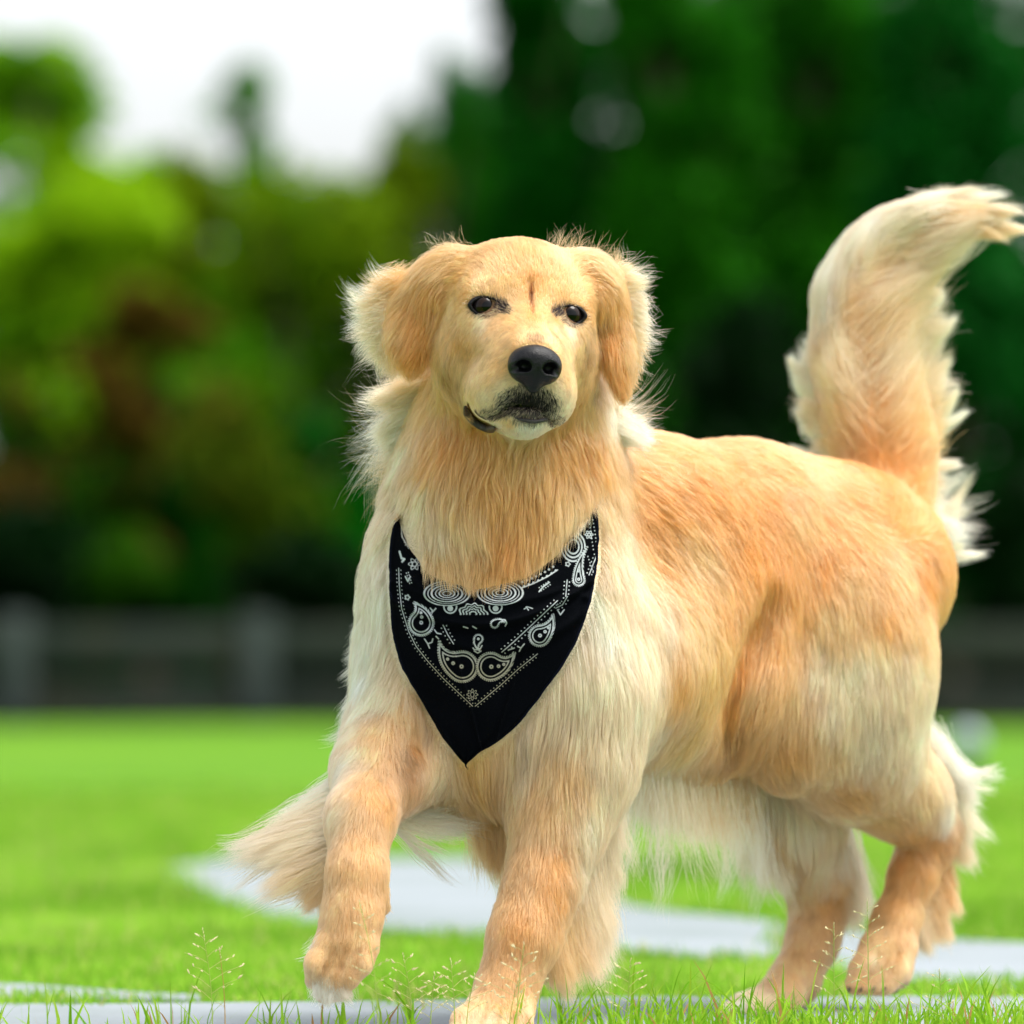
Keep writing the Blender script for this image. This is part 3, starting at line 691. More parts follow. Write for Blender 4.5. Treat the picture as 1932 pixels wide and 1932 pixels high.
# ---------------- groom: x, y, direction in the picture, hair length (px), lift, colour, droop
GD = """
1005 640 0 -1 11 .25 T|1012 655 0 -1 9 .25 B|985 640 -.3 -1 11 .25 L|1035 640 .3 -1 11 .25 L|1005 600 0 -1 12 .2 G|1003 560 0 -1 14 .2 G|1004 520 0 -1 18 .2 G
975 560 -.3 -1 14 .2 L|1035 575 .3 -1 14 .2 L|960 590 -.6 -.5 13 .2 L|1045 600 .5 -.5 13 .2 G
1000 480 0 -1 22 .2 G|940 490 -.4 -1 22 .2 L|1055 490 .4 -1 22 .2 L|1000 458 0 -1 24 .3 G|920 468 -.6 -.8 26 .3 L|1070 470 .6 -.8 26 .3 L
905 545 -.4 -1 13 .25 L|940 550 .1 -1 13 .25 L|1085 560 .4 -1 13 .25 L|1055 560 0 -1 13 .25 L|870 520 -.8 -.2 22 .2 G|1110 530 .8 -.2 22 .2 G
875 560 -1 .1 16 .2 G|1105 585 1 .1 14 .2 G|850 590 -.9 .5 18 .2 L|1120 610 .7 .7 16 .2 L
910 612 -.5 .9 12 .2 C|940 612 -.3 .8 12 .2 T|1075 625 .4 .9 12 .2 C|1050 620 .2 .8 12 .2 T|880 610 -.7 .7 14 .2 L
960 640 -.7 .6 12 .2 T|930 650 -.7 .7 13 .2 L|890 660 -.6 .8 16 .2 G|865 640 -.6 .9 20 .2 G|1075 660 .5 .9 14 .2 L|1095 660 .5 .9 16 .2 L
950 690 -.8 .5 10 .2 T|925 710 -.8 .6 12 .2 L|895 710 -.7 .8 18 .25 L|875 700 -.5 .9 22 .25 L|1065 700 .8 .6 10 .2 L|1085 720 .5 .9 14 .2 L
940 735 -.8 .6 10 .25 C|915 750 -.7 .7 12 .25 C|890 745 -.4 .9 18 .25 L|960 760 -.7 .7 9 .3 C|935 780 -.5 .9 9 .3 C|1055 745 .7 .7 9 .25 C|1070 765 .5 .9 10 .25 C|1060 785 .3 1 10 .3 C|1000 755 0 1 8 .3 B
985 805 0 1 14 .3 W|1010 805 .1 1 14 .3 W|960 800 -.2 1 12 .3 T|1000 815 0 1 20 .3 W
835 505 -.6 .5 42 .12 L|810 495 -.8 .6 48 .15 L|850 480 -.8 0 36 .2 L|800 540 -.5 .8 52 .10 G|765 545 -.9 .6 58 .14 L|735 565 -1 .25 60 .22 C|815 580 -.25 1 48 .08 G|790 600 -.4 .9 50 .08 O|800 570 -.4 1 50 .06 O|770 670 -.3 1 40 .06 O|805 665 -.25 1 36 .05 O
760 610 -.7 .7 54 .10 L|730 610 -1 .35 56 .2 C|810 640 -.2 1 42 .08 G|785 660 -.25 1 42 .08 O|750 650 -.5 .8 48 .12 G|780 695 -.3 .9 32 .1 O|825 560 -.1 1 40 .06 G
1095 480 .6 -.1 38 .2 L|1120 495 .7 .5 44 .14 L|1145 515 .7 .6 48 .15 L|1130 560 .2 1 46 .08 G|1160 570 .5 .9 52 .10 G|1185 580 .9 .5 52 .2 C|1130 610 .05 1 42 .06 B|1150 640 .15 1 48 .08 O
1180 640 .5 .9 50 .12 L|1195 620 .9 .5 52 .2 C|1150 690 .1 1 40 .08 O|1175 700 .2 1 40 .08 G|1170 740 .15 1 30 .1 O|1110 660 .1 1 40 .1 B
845 700 -.3 1 50 .1 B|835 740 -.4 1 60 .14 Y|870 760 -.2 1 55 .1 G|800 760 -.6 1 70 .25 L|770 770 -.8 .8 70 .3 W|1115 720 .2 1 45 .1 B|1110 770 .3 1 55 .14 Y|1140 760 .7 .8 62 .25 W|1155 800 .8 .6 66 .3 W
860 820 -.3 .9 75 .12 O|910 830 -.1 1 70 .12 G|820 850 -.4 1 85 .15 G|780 840 -.5 1 85 .25 C|955 840 .1 1 65 .12 G|1000 850 .1 1 75 .14 L|1050 850 .35 1 75 .12 G|1090 830 .4 1 75 .14 O|1120 850 .35 1 80 .15 G
800 920 -.2 1 100 .16 C|860 920 -.1 1 95 .15 L|920 900 .25 1 85 .18 G|960 920 -.2 1 95 .20 G|1010 930 .2 1 95 .18 G|1060 920 .1 1 95 .16 L|1110 920 .1 1 90 .14 L
770 960 -.2 1 95 .16 C|830 990 0 1 75 .16 C|900 990 .15 1 88 .20 L|950 1000 -.1 1 88 .20 O|1000 1000 .1 1 84 .18 G|1050 990 -.2 1 75 .18 L|1090 970 -.15 1 60 .14 C|850 1040 .05 1 62 .18 L|950 1050 0 1 60 .18 G|1020 1030 -.3 1 58 .18 L
730 1080 -.15 1 75 .15 W|710 1180 -.15 1 80 .16 W|700 1270 -.25 1 80 .16 W|735 1290 -.1 1 80 .12 C|760 1350 0 1 80 .12 L|700 1340 -.25 1 70 .12 C|830 1430 .1 1 90 .14 C|900 1450 .1 1 110 .14 Y|950 1460 .1 1 120 .14 L|930 1510 .15 1 110 .14 Y
1000 1420 .05 1 100 .12 C|1060 1330 0 1 100 .12 C|1010 1370 0 1 95 .12 C|1130 1250 .05 1 95 .12 C|1150 1100 .15 1 80 .12 C|1160 1000 .3 1 70 .12 C|1180 1180 .1 1 95 .12 C|1140 1180 .05 1 95 .12 W|1100 1300 0 1 95 .12 C|1170 1330 .05 1 110 .12 C|1040 1390 0 1 95 .12 L
1190 900 .9 .4 60 .14 G|1250 860 1 .2 55 .14 O|1350 865 1 .25 55 .12 O|1450 875 1 .35 55 .12 O|1530 900 1 .45 55 .12 L|1600 945 .9 .6 55 .12 O
1220 950 .8 .7 65 .12 O|1320 930 .9 .5 62 .12 O|1420 930 .8 .6 62 .12 O|1500 960 .7 .8 65 .12 L|1220 1050 .6 .9 75 .12 G|1300 1040 .6 .9 75 .12 L|1400 1020 .5 1 72 .12 O|1460 1050 .3 1 72 .12 O
1230 1150 .3 1 85 .12 C|1290 1150 .35 1 85 .12 L|1370 1140 .2 1 80 .12 G|1430 1130 .0 1 80 .12 O|1220 1250 .1 1 95 .12 C|1280 1260 .1 1 95 .12 G|1340 1250 .05 1 95 .12 Y|1400 1220 -.15 1 85 .12 O|1380 1300 -.05 1 90 .12 O
1240 1350 .05 1 105 .12 C|1310 1360 0 1 110 .12 Y|1370 1380 0 1 105 .12 B|1260 1430 .05 1 120 .12 C|1340 1430 .05 1 120 .12 L|1200 1440 .05 1 120 .12 C
1560 980 .6 .9 60 .12 O|1620 1000 .6 .8 58 .14 O|1540 1050 .3 1 68 .12 O|1600 1080 .4 1 68 .12 L|1680 1060 .6 .9 55 .12 L|1740 1090 .5 .9 48 .12 O|1780 1140 .3 1 42 .12 G
1500 1120 0 1 75 .12 G|1580 1160 .1 1 75 .12 L|1660 1160 .3 1 66 .12 G|1730 1180 .3 1 55 .12 L|1790 1210 .1 1 42 .12 C|1470 1200 -.35 1 75 .12 G|1540 1240 -.2 1 78 .12 C|1620 1240 .1 1 75 .12 C|1700 1250 .2 1 66 .12 C|1770 1280 .1 1 55 .14 L
1430 1290 -.3 1 75 .12 L|1490 1310 -.1 1 80 .12 L|1570 1320 .1 1 80 .12 C|1650 1330 .3 1 75 .12 C|1740 1340 .3 1 66 .14 C|1430 1380 .1 1 90 .12 G|1490 1390 .2 1 90 .12 G|1560 1400 .3 1 85 .12 L|1640 1400 .4 1 75 .12 C|1720 1420 .5 1 70 .14 C|1770 1430 .7 .9 66 .18 W
1520 1450 .4 1 80 .12 L|1600 1480 .5 1 65 .12 G|1680 1480 .5 1 60 .12 L|1740 1510 .6 1 66 .16 L|1780 1520 .7 .9 66 .2 W|1650 1540 .6 .8 45 .1 Y|1720 1570 .3 1 45 .12 G|1760 1580 .5 1 60 .16 O|1700 1620 -.1 1 32 .1 O|1740 1640 .3 1 50 .16 G|1690 1700 -.2 1 28 .1 G|1730 1700 .3 1 50 .2 L|1670 1760 -.3 1 24 .12 L|1650 1810 -.3 1 22 .15 C|1690 1800 0 1 24 .15 L|1625 1840 -.3 1 16 .2 T
1450 1470 .15 1 120 .12 C|1500 1540 .25 1 120 .12 C|1450 1560 .2 1 120 .12 L|1560 1600 .3 1 110 .14 C|1520 1660 .1 1 60 .12 L|1560 1690 .1 1 32 .1 G|1525 1730 0 1 26 .1 T|1520 1790 -.1 1 22 .1 T|1500 1850 -.2 1 18 .12 L|1450 1885 -.8 .4 16 .12 C|1400 1895 -.9 .4 14 .15 W
670 1380 -.3 1 48 .12 C|710 1380 -.1 1 45 .1 L|770 1380 .1 1 50 .1 O|750 1440 -.1 1 45 .1 B|700 1440 -.2 1 38 .1 L|660 1440 -.4 1 50 .12 W|680 1500 -.2 1 32 .1 T|650 1520 -.5 1 45 .12 C|720 1510 0 1 32 .1 G|675 1580 -.1 1 28 .1 T|670 1650 0 1 26 .1 T|700 1640 .1 1 26 .1 T|665 1720 0 1 26 .12 T|640 1700 -.1 1 28 .12 L|650 1790 0 1 17 .12 T|620 1800 -.3 1 17 .15 L|615 1850 -.2 1 16 .15 C|640 1860 0 1 14 .15 L|670 1830 .1 1 14 .12 T
1080 1430 0 1 85 .12 L|1020 1450 -.05 1 80 .12 L|1130 1430 .1 1 95 .12 C|1040 1520 -.05 1 60 .1 L|1100 1530 .1 1 85 .12 C|1010 1600 -.1 1 42 .1 T|1050 1610 0 1 50 .1 G|1090 1610 .1 1 80 .14 C|1000 1680 -.1 1 32 .1 T|1040 1690 .1 1 45 .12 G|980 1750 -.1 1 26 .1 G|1015 1760 .1 1 35 .12 T|965 1820 -.2 1 22 .1 T|1000 1830 0 1 26 .12 T|940 1890 -.2 1 20 .12 T|920 1925 -.3 1 16 .15 C|985 1900 .1 1 22 .12 T
1680 980 .2 -1 50 .2 O|1690 930 .1 -1 60 .2 O|1720 940 .6 -.7 55 .22 O|1660 890 -.2 -1 60 .2 O|1700 860 .3 -1 66 .2 O|1640 820 -.4 -1 75 .2 G|1720 820 .8 -.7 66 .22 L|1620 780 -.5 -.9 90 .2 C|1670 780 .1 -1 80 .16 O|1700 740 .6 -.9 85 .2 L
1590 720 -.4 -1 90 .2 L|1640 700 .1 -1 100 .14 G|1690 670 .6 -.8 90 .2 L|1570 640 -.1 -1 100 .18 W|1615 620 .25 -1 100 .12 L|1670 590 .9 -.5 100 .18 G|1640 580 .7 -.8 100 .14 G|1570 570 .1 -1 100 .14 W|1610 540 .4 -1 100 .12 C|1680 530 .8 -.5 105 .16 L|1620 480 .7 -.8 110 .12 W|1670 450 .9 -.5 115 .12 C|1700 470 1 -.3 115 .14 L|1720 410 1 -.4 120 .12 W|1770 390 1 -.1 125 .1 C
"""
GP, GN, GT, GL, GF, GC = [], [], [], [], [], []
for row in GD.replace('\n', '|').split('|'):
    f = row.split()
    if not f: continue
    x, y, dx, dy, ln, lf = map(float, f[:6]); h, n = hit(x, y)
    if h is None: print('guide missed', row); continue
    d = nrm(np.array([dx, 0, -dy])); t = d - n * (d @ n)
    if np.linalg.norm(t) < .25: t = t + np.array([0, 0, -.2])
    GP.append(h); GN.append(n); GT.append(nrm(t)); GL.append(ln * U); GF.append(lf); GC.append(CK[f[6]])
# guides for the sides the camera does not see: coat flows back and down along the trunk, down the legs
def blind(p, t, ln, lf, c):
    h = BVH.find_nearest(Vector(p)); n = np.array(h[1]); t = np.array(t, float); t = t - n * (t @ n)
    GP.append(np.array(h[0])); GN.append(n); GT.append(nrm(t)); GL.append(ln * U); GF.append(lf); GC.append(CK[c])
for (x, y, d) in ((1000, 950, .3), (1150, 1050, .4), (1300, 1000, .5), (1450, 1050, .6), (1560, 1120, .65), (1150, 1250, .42), (1350, 1250, .6), (900, 1150, .3), (860, 1000, .25), (850, 850, .25), (990, 800, .25), (1000, 600, .15), (990, 520, .12)):
    blind(P(x, y, d), (.5, .5, -.8), 70, .12, 'G')
for (x, y, d) in ((1500, 1500, .6), (1520, 1700, .6), (800, 1400, .2), (1100, 1600, .15), (1750, 1300, .6), (1700, 1600, .6), (680, 1600, 0.0), (1680, 800, .75), (1640, 600, .75)):
    blind(P(x, y, d), (.1, .3, -1) if y > 1200 else (0, .2, 1), 60, .15, 'C')
GP, GN, GT, GL, GF, GC = map(np.array, (GP, GN, GT, GL, GF, GC))
print('guides', len(GP))
def groom(p, n, near=10):
    """blend of the nearest guides; a guide counts as nearer when its surface faces the same way"""
    T = np.zeros((len(p), 3)); Ls = np.zeros(len(p)); Fs = np.zeros(len(p)); Cs = np.zeros((len(p), 3)); WN = .045
    GFe = np.hstack([GP, GN * WN]); g2 = (GFe ** 2).sum(1)
    for a in range(0, len(p), 20000):
        f = np.hstack([p[a:a + 20000], n[a:a + 20000] * WN]); d2 = (f ** 2).sum(1)[:, None] + g2[None] - 2 * f @ GFe.T
        d2 = np.maximum(d2, 1e-7); k = np.argpartition(d2, near, 1)[:, :near]; dd = np.take_along_axis(d2, k, 1)
        w = 1 / (dd + (0.25 * dd.min(1, keepdims=True))) ** 1.8; wc = w ** .68; w /= w.sum(1, keepdims=True); wc /= wc.sum(1, keepdims=True)
        T[a:a + 20000] = (w[..., None] * GT[k]).sum(1); Ls[a:a + 20000] = (w * GL[k]).sum(1); Fs[a:a + 20000] = (w * GF[k]).sum(1); Cs[a:a + 20000] = (wc[..., None] * GC[k]).sum(1)
    T = nrm(T - n * (T * n).sum(1, keepdims=True)); return T, Ls, Fs, Cs

# ---------------- skin colours and the continuous body mesh
def tone(c, p, amp=1.0):
    a = noise3(p, .035, 41) * .55 + noise3(p, .012, 42) * .45
    a = (a * amp)[:, None]
    return np.clip(c * (1 + .11 * a) * np.array([1, 1, 1]) + np.array([0, .03, .05]) * a, .01, .95)
vt, vl, vf, vc = groom(SK, SN)
def headxyz(p):
    q = (p - HO) / U; return q @ hx, q @ hf, q @ hz
HXx, HXy, HXz = headxyz(SK)
def face_tint(p, c, rnd=None):
    """real markings of the face: dark muzzle fringe, eye liner, forehead furrow"""
    x, y, z = headxyz(p); c = c.copy(); near = (np.abs(x) < 160) & (y > -60) & (y < 170) & (z > -240) & (z < 120)
    r = np.random.default_rng(5).uniform(0, 1, len(p)) if rnd is None else rnd
    def mix(mask, col): c[mask & near] = np.array(col)
    # dark speckled skin under the nose and along the upper lip
    e = (x / 52) ** 2 + ((z + 174 + .16 * np.abs(x)) / 29) ** 2
    mix((e < 1.8 * (1 - r)) & (y > 50), (.020, .015, .014))
    zc = -187 - 20 * np.minimum(1, np.abs(x) / 50) ** 1.6; mix((np.abs(z - zc) < 5) & (np.abs(x) < 60) & (y > 30) & (r < .8), (.03, .02, .02))
    e = (x / 38) ** 2 + ((z + 203) / 17) ** 2
    mix((e < 1.5 * (.75 - r)) & (y > 30), (.07, .055, .05))
    for s in (-1, 1):
        l = ((x * s - 60) / 30) ** 2 + ((z + 202) / 10) ** 2
        mix((l < 1) & (y > 20) & (r < .4), (.09, .06, .045))
        ex, ey, ez = EYE[0 if s < 0 else 1]
        e = ((x - ex) / 33) ** 2 + ((z - ez) / 21) ** 2
        mix((e < 1) & (r < .45), (.16, .09, .05))
        e = ((x * s - 50) / 17) ** 2 + ((z + 3 - (x * s - 50) * .3) / 13) ** 2       # dark tear corner
        mix((e < 1.2 * (1 - r)), (.028, .016, .014))
    f = ((x - 1) / 5.5) ** 2 + ((z - 20) / 34) ** 2
    mix((f < 1.6 * r + .1), (.50, .20, .06)); f = ((x - 1) / 3.4) ** 2 + ((z - 22) / 17) ** 2; mix((f < 1.5 * r + .1) & (r < .85), (.13, .04, .014))
    f = (x / 26) ** 2 + ((z + 62) / 12) ** 2
    mix((f < 1.2 * r) & (r < .6), (.50, .30, .14))
    return c
vcol = face_tint(SK, tone(vc, SK), np.full(len(SK), .35)); 
dog = empty('dog', (P(930, 1000, .25)[0], D0 + .25, 0), 'golden long haired dog walking towards the camera with raised tail and a black neckerchief', 'dog')
DOGI = Matrix.Translation(-dog.location)
def under(o, parent=None):
    o.parent = parent or dog
    if parent is None: o.matrix_parent_inverse = DOGI
    return o
M_SKIN = mat_principled('undercoat', (.5, .35, .2), .9, attr='col', spec=.1, bump=(400, .6))
body = under(mesh_np('body', SK, SQ, M_SKIN, None, cols=vcol * .92))

# ---------------- hair
def mat_hair(name, rough=.35):
    m, nt, out = mat_new(name)
    a = nt.nodes.new('ShaderNodeAttribute'); a.attribute_name = 'hcol'
    h = nt.nodes.new('ShaderNodeBsdfHairPrincipled'); h.parametrization = 'COLOR'
    h.inputs['Roughness'].default_value = rough; h.inputs['Radial Roughness'].default_value = .6
    h.inputs['Random Roughness'].default_value = .2; h.inputs['Coat'].default_value = 0.0
    nt.links.new(a.outputs['Color'], h.inputs['Color'])
    d = nt.nodes.new('ShaderNodeBsdfDiffuse'); nt.links.new(a.outputs['Color'], d.inputs['Color'])
    mx = nt.nodes.new('ShaderNodeMixShader'); mx.inputs[0].default_value = .5
    tr = nt.nodes.new('ShaderNodeBsdfTranslucent'); nt.links.new(a.outputs['Color'], tr.inputs['Color']); m2 = nt.nodes.new('ShaderNodeMixShader'); m2.inputs[0].default_value = .35
    nt.links.new(d.outputs[0], m2.inputs[1]); nt.links.new(tr.outputs[0], m2.inputs[2])
    nt.links.new(h.outputs[0], mx.inputs[1]); nt.links.new(m2.outputs[0], mx.inputs[2]); nt.links.new(mx.outputs[0], out.inputs['Surface'])
    return m
M_HAIR = mat_hair('fur')
def curves_obj(name, pts, rad, col, parent=None):
    """pts (n,s,3) world, rad (n,s), col (n,3)"""
    n, s, _ = pts.shape
    hc = bpy.data.hair_curves.new(name); hc.add_curves([s] * n)
    hc.attributes['position'].data.foreach_set('vector', np.ascontiguousarray(pts, np.float32).ravel())
    hc.attributes.new('radius', 'FLOAT', 'POINT').data.foreach_set('value', np.ascontiguousarray(rad, np.float32).ravel())
    c = np.ones((n, 4), np.float32); c[:, :3] = col
    hc.attributes.new('hcol', 'FLOAT_COLOR', 'CURVE').data.foreach_set('color', c.ravel())
    hc.materials.append(M_HAIR)
    o = bpy.data.objects.new(name, hc); COL.objects.link(o); under(o, parent); return o
def clump(pts, roots, per, amt, power, seed, size=None):
    """pull strands towards a chosen neighbour towards their tips"""
    n = len(pts); r = np.random.default_rng(seed); c = r.choice(n, max(2, n // per), replace=False)
    kd = KDTree(len(c)); key = roots
    for i, j in enumerate(c): kd.insert(key[j], i)
    kd.balance(); idx = np.fromiter((kd.find(q)[1] for q in key), int, n); m = c[idx]
    s = np.linspace(0, 1, pts.shape[1])[None, :, None]
    if np.ndim(amt): amt = np.asarray(amt)[:, None, None]
    w = amt * (s ** power)
    same = (np.linalg.norm(roots - roots[m], axis=1) < .03)[:, None, None]
    tgt = pts[m] + (roots - roots[m])[:, None] * .25
    return np.where(same, pts * (1 - w) + tgt * w, pts), m
S = 7
def grow(root, n, T, L, lift, drop, wob, seed, stick=.35, layer=.016):
    N = len(root); pts = np.zeros((N, S, 3)); pts[:, 0] = root - n * .0015; r = np.random.default_rng(seed)
    lf = lift * r.uniform(.5, 1.6, N); lay = layer * r.uniform(.1, .8, N) * np.clip(L / .04, .12, 1.2)
    d = nrm(T + n * (lf * 1.6)[:, None]); st = (L / (S - 1))[:, None]
    w1 = np.stack([noise3(root, .045, 51 + i) for i in range(3)], 1) * .24 + np.stack([noise3(root, .014, 54 + i) for i in range(3)], 1) * .14
    d = nrm(d + w1 * wob[:, None]); p = pts[:, 0].copy()
    for k in range(1, S):
        s = k / (S - 1)
        wv = np.stack([noise3(p + seed, .02, 61 + i) for i in range(3)], 1) * .25 * wob[:, None] + np.stack([noise3(p + seed, .009, 64 + i) for i in range(3)], 1) * .30 * np.where((xy[:, 1] > 800) & (xy[:, 1] < 1110) & (xy[:, 0] < 1150), 1.0, .15)[:, None]
        dd = nrm(d + np.array([0, 0, -1]) * (drop * s)[:, None] + wv)
        p = p + dd * st
        ph = sdf(p); g = grad(p); h = np.minimum(lay, L * s * .45 + .0006)
        push = np.where(ph < h, h - ph, np.where(ph < FAR * .9, (h - ph) * stick * (ph - h < .03), 0))
        p = p + g * push[:, None]
        d = nrm(d * .75 + dd * .25 - g * ((d * g).sum(1) * (stick * .8))[:, None])
        pts[:, k] = p
    return pts
# scatter roots over the skin
Q = SK[SQ]; A = np.linalg.norm(np.cross(Q[:, 2] - Q[:, 0], Q[:, 3] - Q[:, 1]), axis=1) / 2
qc = Q.mean(1); qn = nrm(np.cross(Q[:, 2] - Q[:, 0], Q[:, 3] - Q[:, 1])); qL = vl[SQ].mean(1)
view = nrm(qc - np.array([0, 0, HC])); away = (qn * view).sum(1)
hxq, hyq, hzq = headxyz(qc)
infront = (hyq > -80) & (np.abs(hxq) < 190) & (hzq > -250)
dens = np.interp(qL, [.005, .012, .03, .06], [1.35e6, 1.0e6, 5.6e5, 4.2e5])
dens = dens * np.where(away > .35, .35, 1.0) * np.where(infront, 1.3, 1.0)
w = A * dens; NH = int(w.sum()); fi = RNG.choice(len(SQ), NH, p=w / w.sum())
a_, b_ = RNG.uniform(0, 1, (2, NH, 1)); q_ = Q[fi]
root = (q_[:, 0] * (1 - a_) + q_[:, 1] * a_) * (1 - b_) + (q_[:, 3] * (1 - a_) + q_[:, 2] * a_) * b_
rn = grad(root, .006)
T_, L_, F_, C_ = groom(root, rn)
xy = proj(root); x, y, z = headxyz(root)
keep = np.ones(NH, bool)
for (ex, ey, ez) in EYE: keep &= ((x - ex) / 29) ** 2 + ((z - ez) / 18) ** 2 + ((y - ey - 15) / 60) ** 2 > 1   # eyes stay open
keep &= ~(((x / 46) ** 2 + ((z + 110) / 38) ** 2 < 1) & (y > 80))                                             # nose leather
bd = band_depth(xy); T_in = (bd < 90) & (root[:, 1] < bd + .07)
keep &= ~T_in
keep &= (root[:, 2] > .006)
for (lx, ly, lr) in ((884, 758, 11), (888, 768, 12), (892, 780, 13), (902, 790, 13), (914, 797, 12), (928, 801, 10), (940, 801, 8), (953, 795, 5), (965, 787, 4), (1045, 795, 5), (1054, 802, 5)): keep &= ~((np.hypot(xy[:, 0] - lx, xy[:, 1] - ly) < lr) & (root[:, 1] < D0))
root, rn, T_, L_, F_, C_, xy = (v[keep] for v in (root, rn, T_, L_, F_, C_, xy)); NH = len(root)
F_ = F_ * np.where((xy[:, 0] > 1480) & (xy[:, 1] < 930), .55, 1.0)
print('hairs', NH, round(time.time() - T0, 1), 's')
L_ = L_ * RNG.uniform(.55, 1.15, NH)
drop = np.clip(L_ / .06, 0, 1) * .25 * (root[:, 2] < .60); wob = np.interp(L_, [.006, .02, .05], [.3, .45, .6])
hp = grow(root, rn, T_, L_, F_, drop, wob, 77)
ca = np.interp(L_, [.006, .02, .05], [.2, .28, .42]); ca = np.where((xy[:, 1] < 1130) & (xy[:, 0] < 1150), ca * 1.25, ca)
hp, m1 = clump(hp, root, 14, ca, 1.3, 1)
hp, m2 = clump(hp, root, 110, ca * .55, 1.8, 2)
hp, m3 = clump(hp, root, 500, ca * .35, 2.0, 3)
# hair that would fall behind the cloth lies on top of it when it comes from above
def over_cloth(hp):
    f = hp.reshape(-1, 3); pxy = proj(f); b = band_depth(pxy); k = (b < 90) & (f[:, 1] > b - .004) & (f[:, 1] < b + .09)
    jit = np.repeat(RNG.uniform(.001, .009, len(hp)), hp.shape[1]); ny = np.where(k, b - jit, f[:, 1]); sc = ny / f[:, 1]
    f = np.stack([f[:, 0] * sc, ny, HC + (f[:, 2] - HC) * sc], 1); return f.reshape(hp.shape)
VISX = [700, 750, 769, 790, 801, 850, 905, 960, 1000, 1045, 1090, 1126, 1160]; VISY = [955, 966, 1004, 1036, 1110, 1122, 1128, 1118, 1098, 1060, 1015, 958, 940]
def trim(hp, seed=3):
    rt = proj(hp[:, 0]); tp_ = proj(hp[:, -1]); r = np.random.default_rng(seed); lim = np.interp(tp_[:, 0], VISX, VISY) + r.normal(-6, 13, len(hp)) + 7 * noise3(hp[:, 0], .02, 45)
    c = (rt[:, 0] > 700) & (rt[:, 0] < 1140) & (rt[:, 1] < lim) & (tp_[:, 1] > lim) & (hp[:, 0, 1] < D0 + .12) & (rt[:, 1] > 780)
    f = np.where(c, np.clip((lim - rt[:, 1]) / np.maximum(tp_[:, 1] - rt[:, 1], 1), .12, 1), 1.0)
    q = f[:, None] * np.linspace(0, S - 1, S)[None]; i = np.minimum(q.astype(int), S - 2); w = (q - i)[..., None]; n = np.arange(len(hp))[:, None]
    return hp[n, i] * (1 - w) + hp[n, i + 1] * w
hp = over_cloth(trim(hp))
rr = np.random.default_rng(9)
base = C_[m2] * .45 + C_ * .55
hc_ = tone(base, root, 1.0) * (1 + rr.normal(0, .07, (NH, 1))) * (1 + rr.normal(0, .05, (NH, 1)))[m1] * (1 + rr.normal(0, .06, (NH, 1)))[m2]
hc_ = face_tint(root, np.clip(hc_, .01, .93))
sl = np.linspace(0, 1, S)[None]; prof = np.interp(sl, [0, .3, .75, 1], [1, 1, .75, .15])
hr = np.interp(L_, [.005, .012, .04], [.00010, .00012, .00015])[:, None] * prof * rr.uniform(.8, 1.3, (NH, 1))
is_tail = (xy[:, 0] > 1530) & (xy[:, 1] < 935) & (root[:, 1] > D0 + .42) & (root[:, 2] > .60)
x, y, z = headxyz(root)
earf = lambda X: (np.abs(X[0]) > 132) & (X[2] > -190) & (X[2] < 130) & (X[1] > -90) & (np.abs(X[0]) < 330)
is_ear = earf((x, y, z)) & (root[:, 2] > .66)
is_head = (~is_ear) & (z > -215) & (y > -190) & (np.abs(x) < 150) & (root[:, 1] < D0 + .08)
grp = np.where(is_tail, 1, np.where(is_ear & (x < 0), 2, np.where(is_ear, 3, np.where(is_head, 4, 0))))
PTS = {k: [hp[grp == k]] for k in range(5)}; RAD = {k: [hr[grp == k]] for k in range(5)}; CLR = {k: [hc_[grp == k]] for k in range(5)}

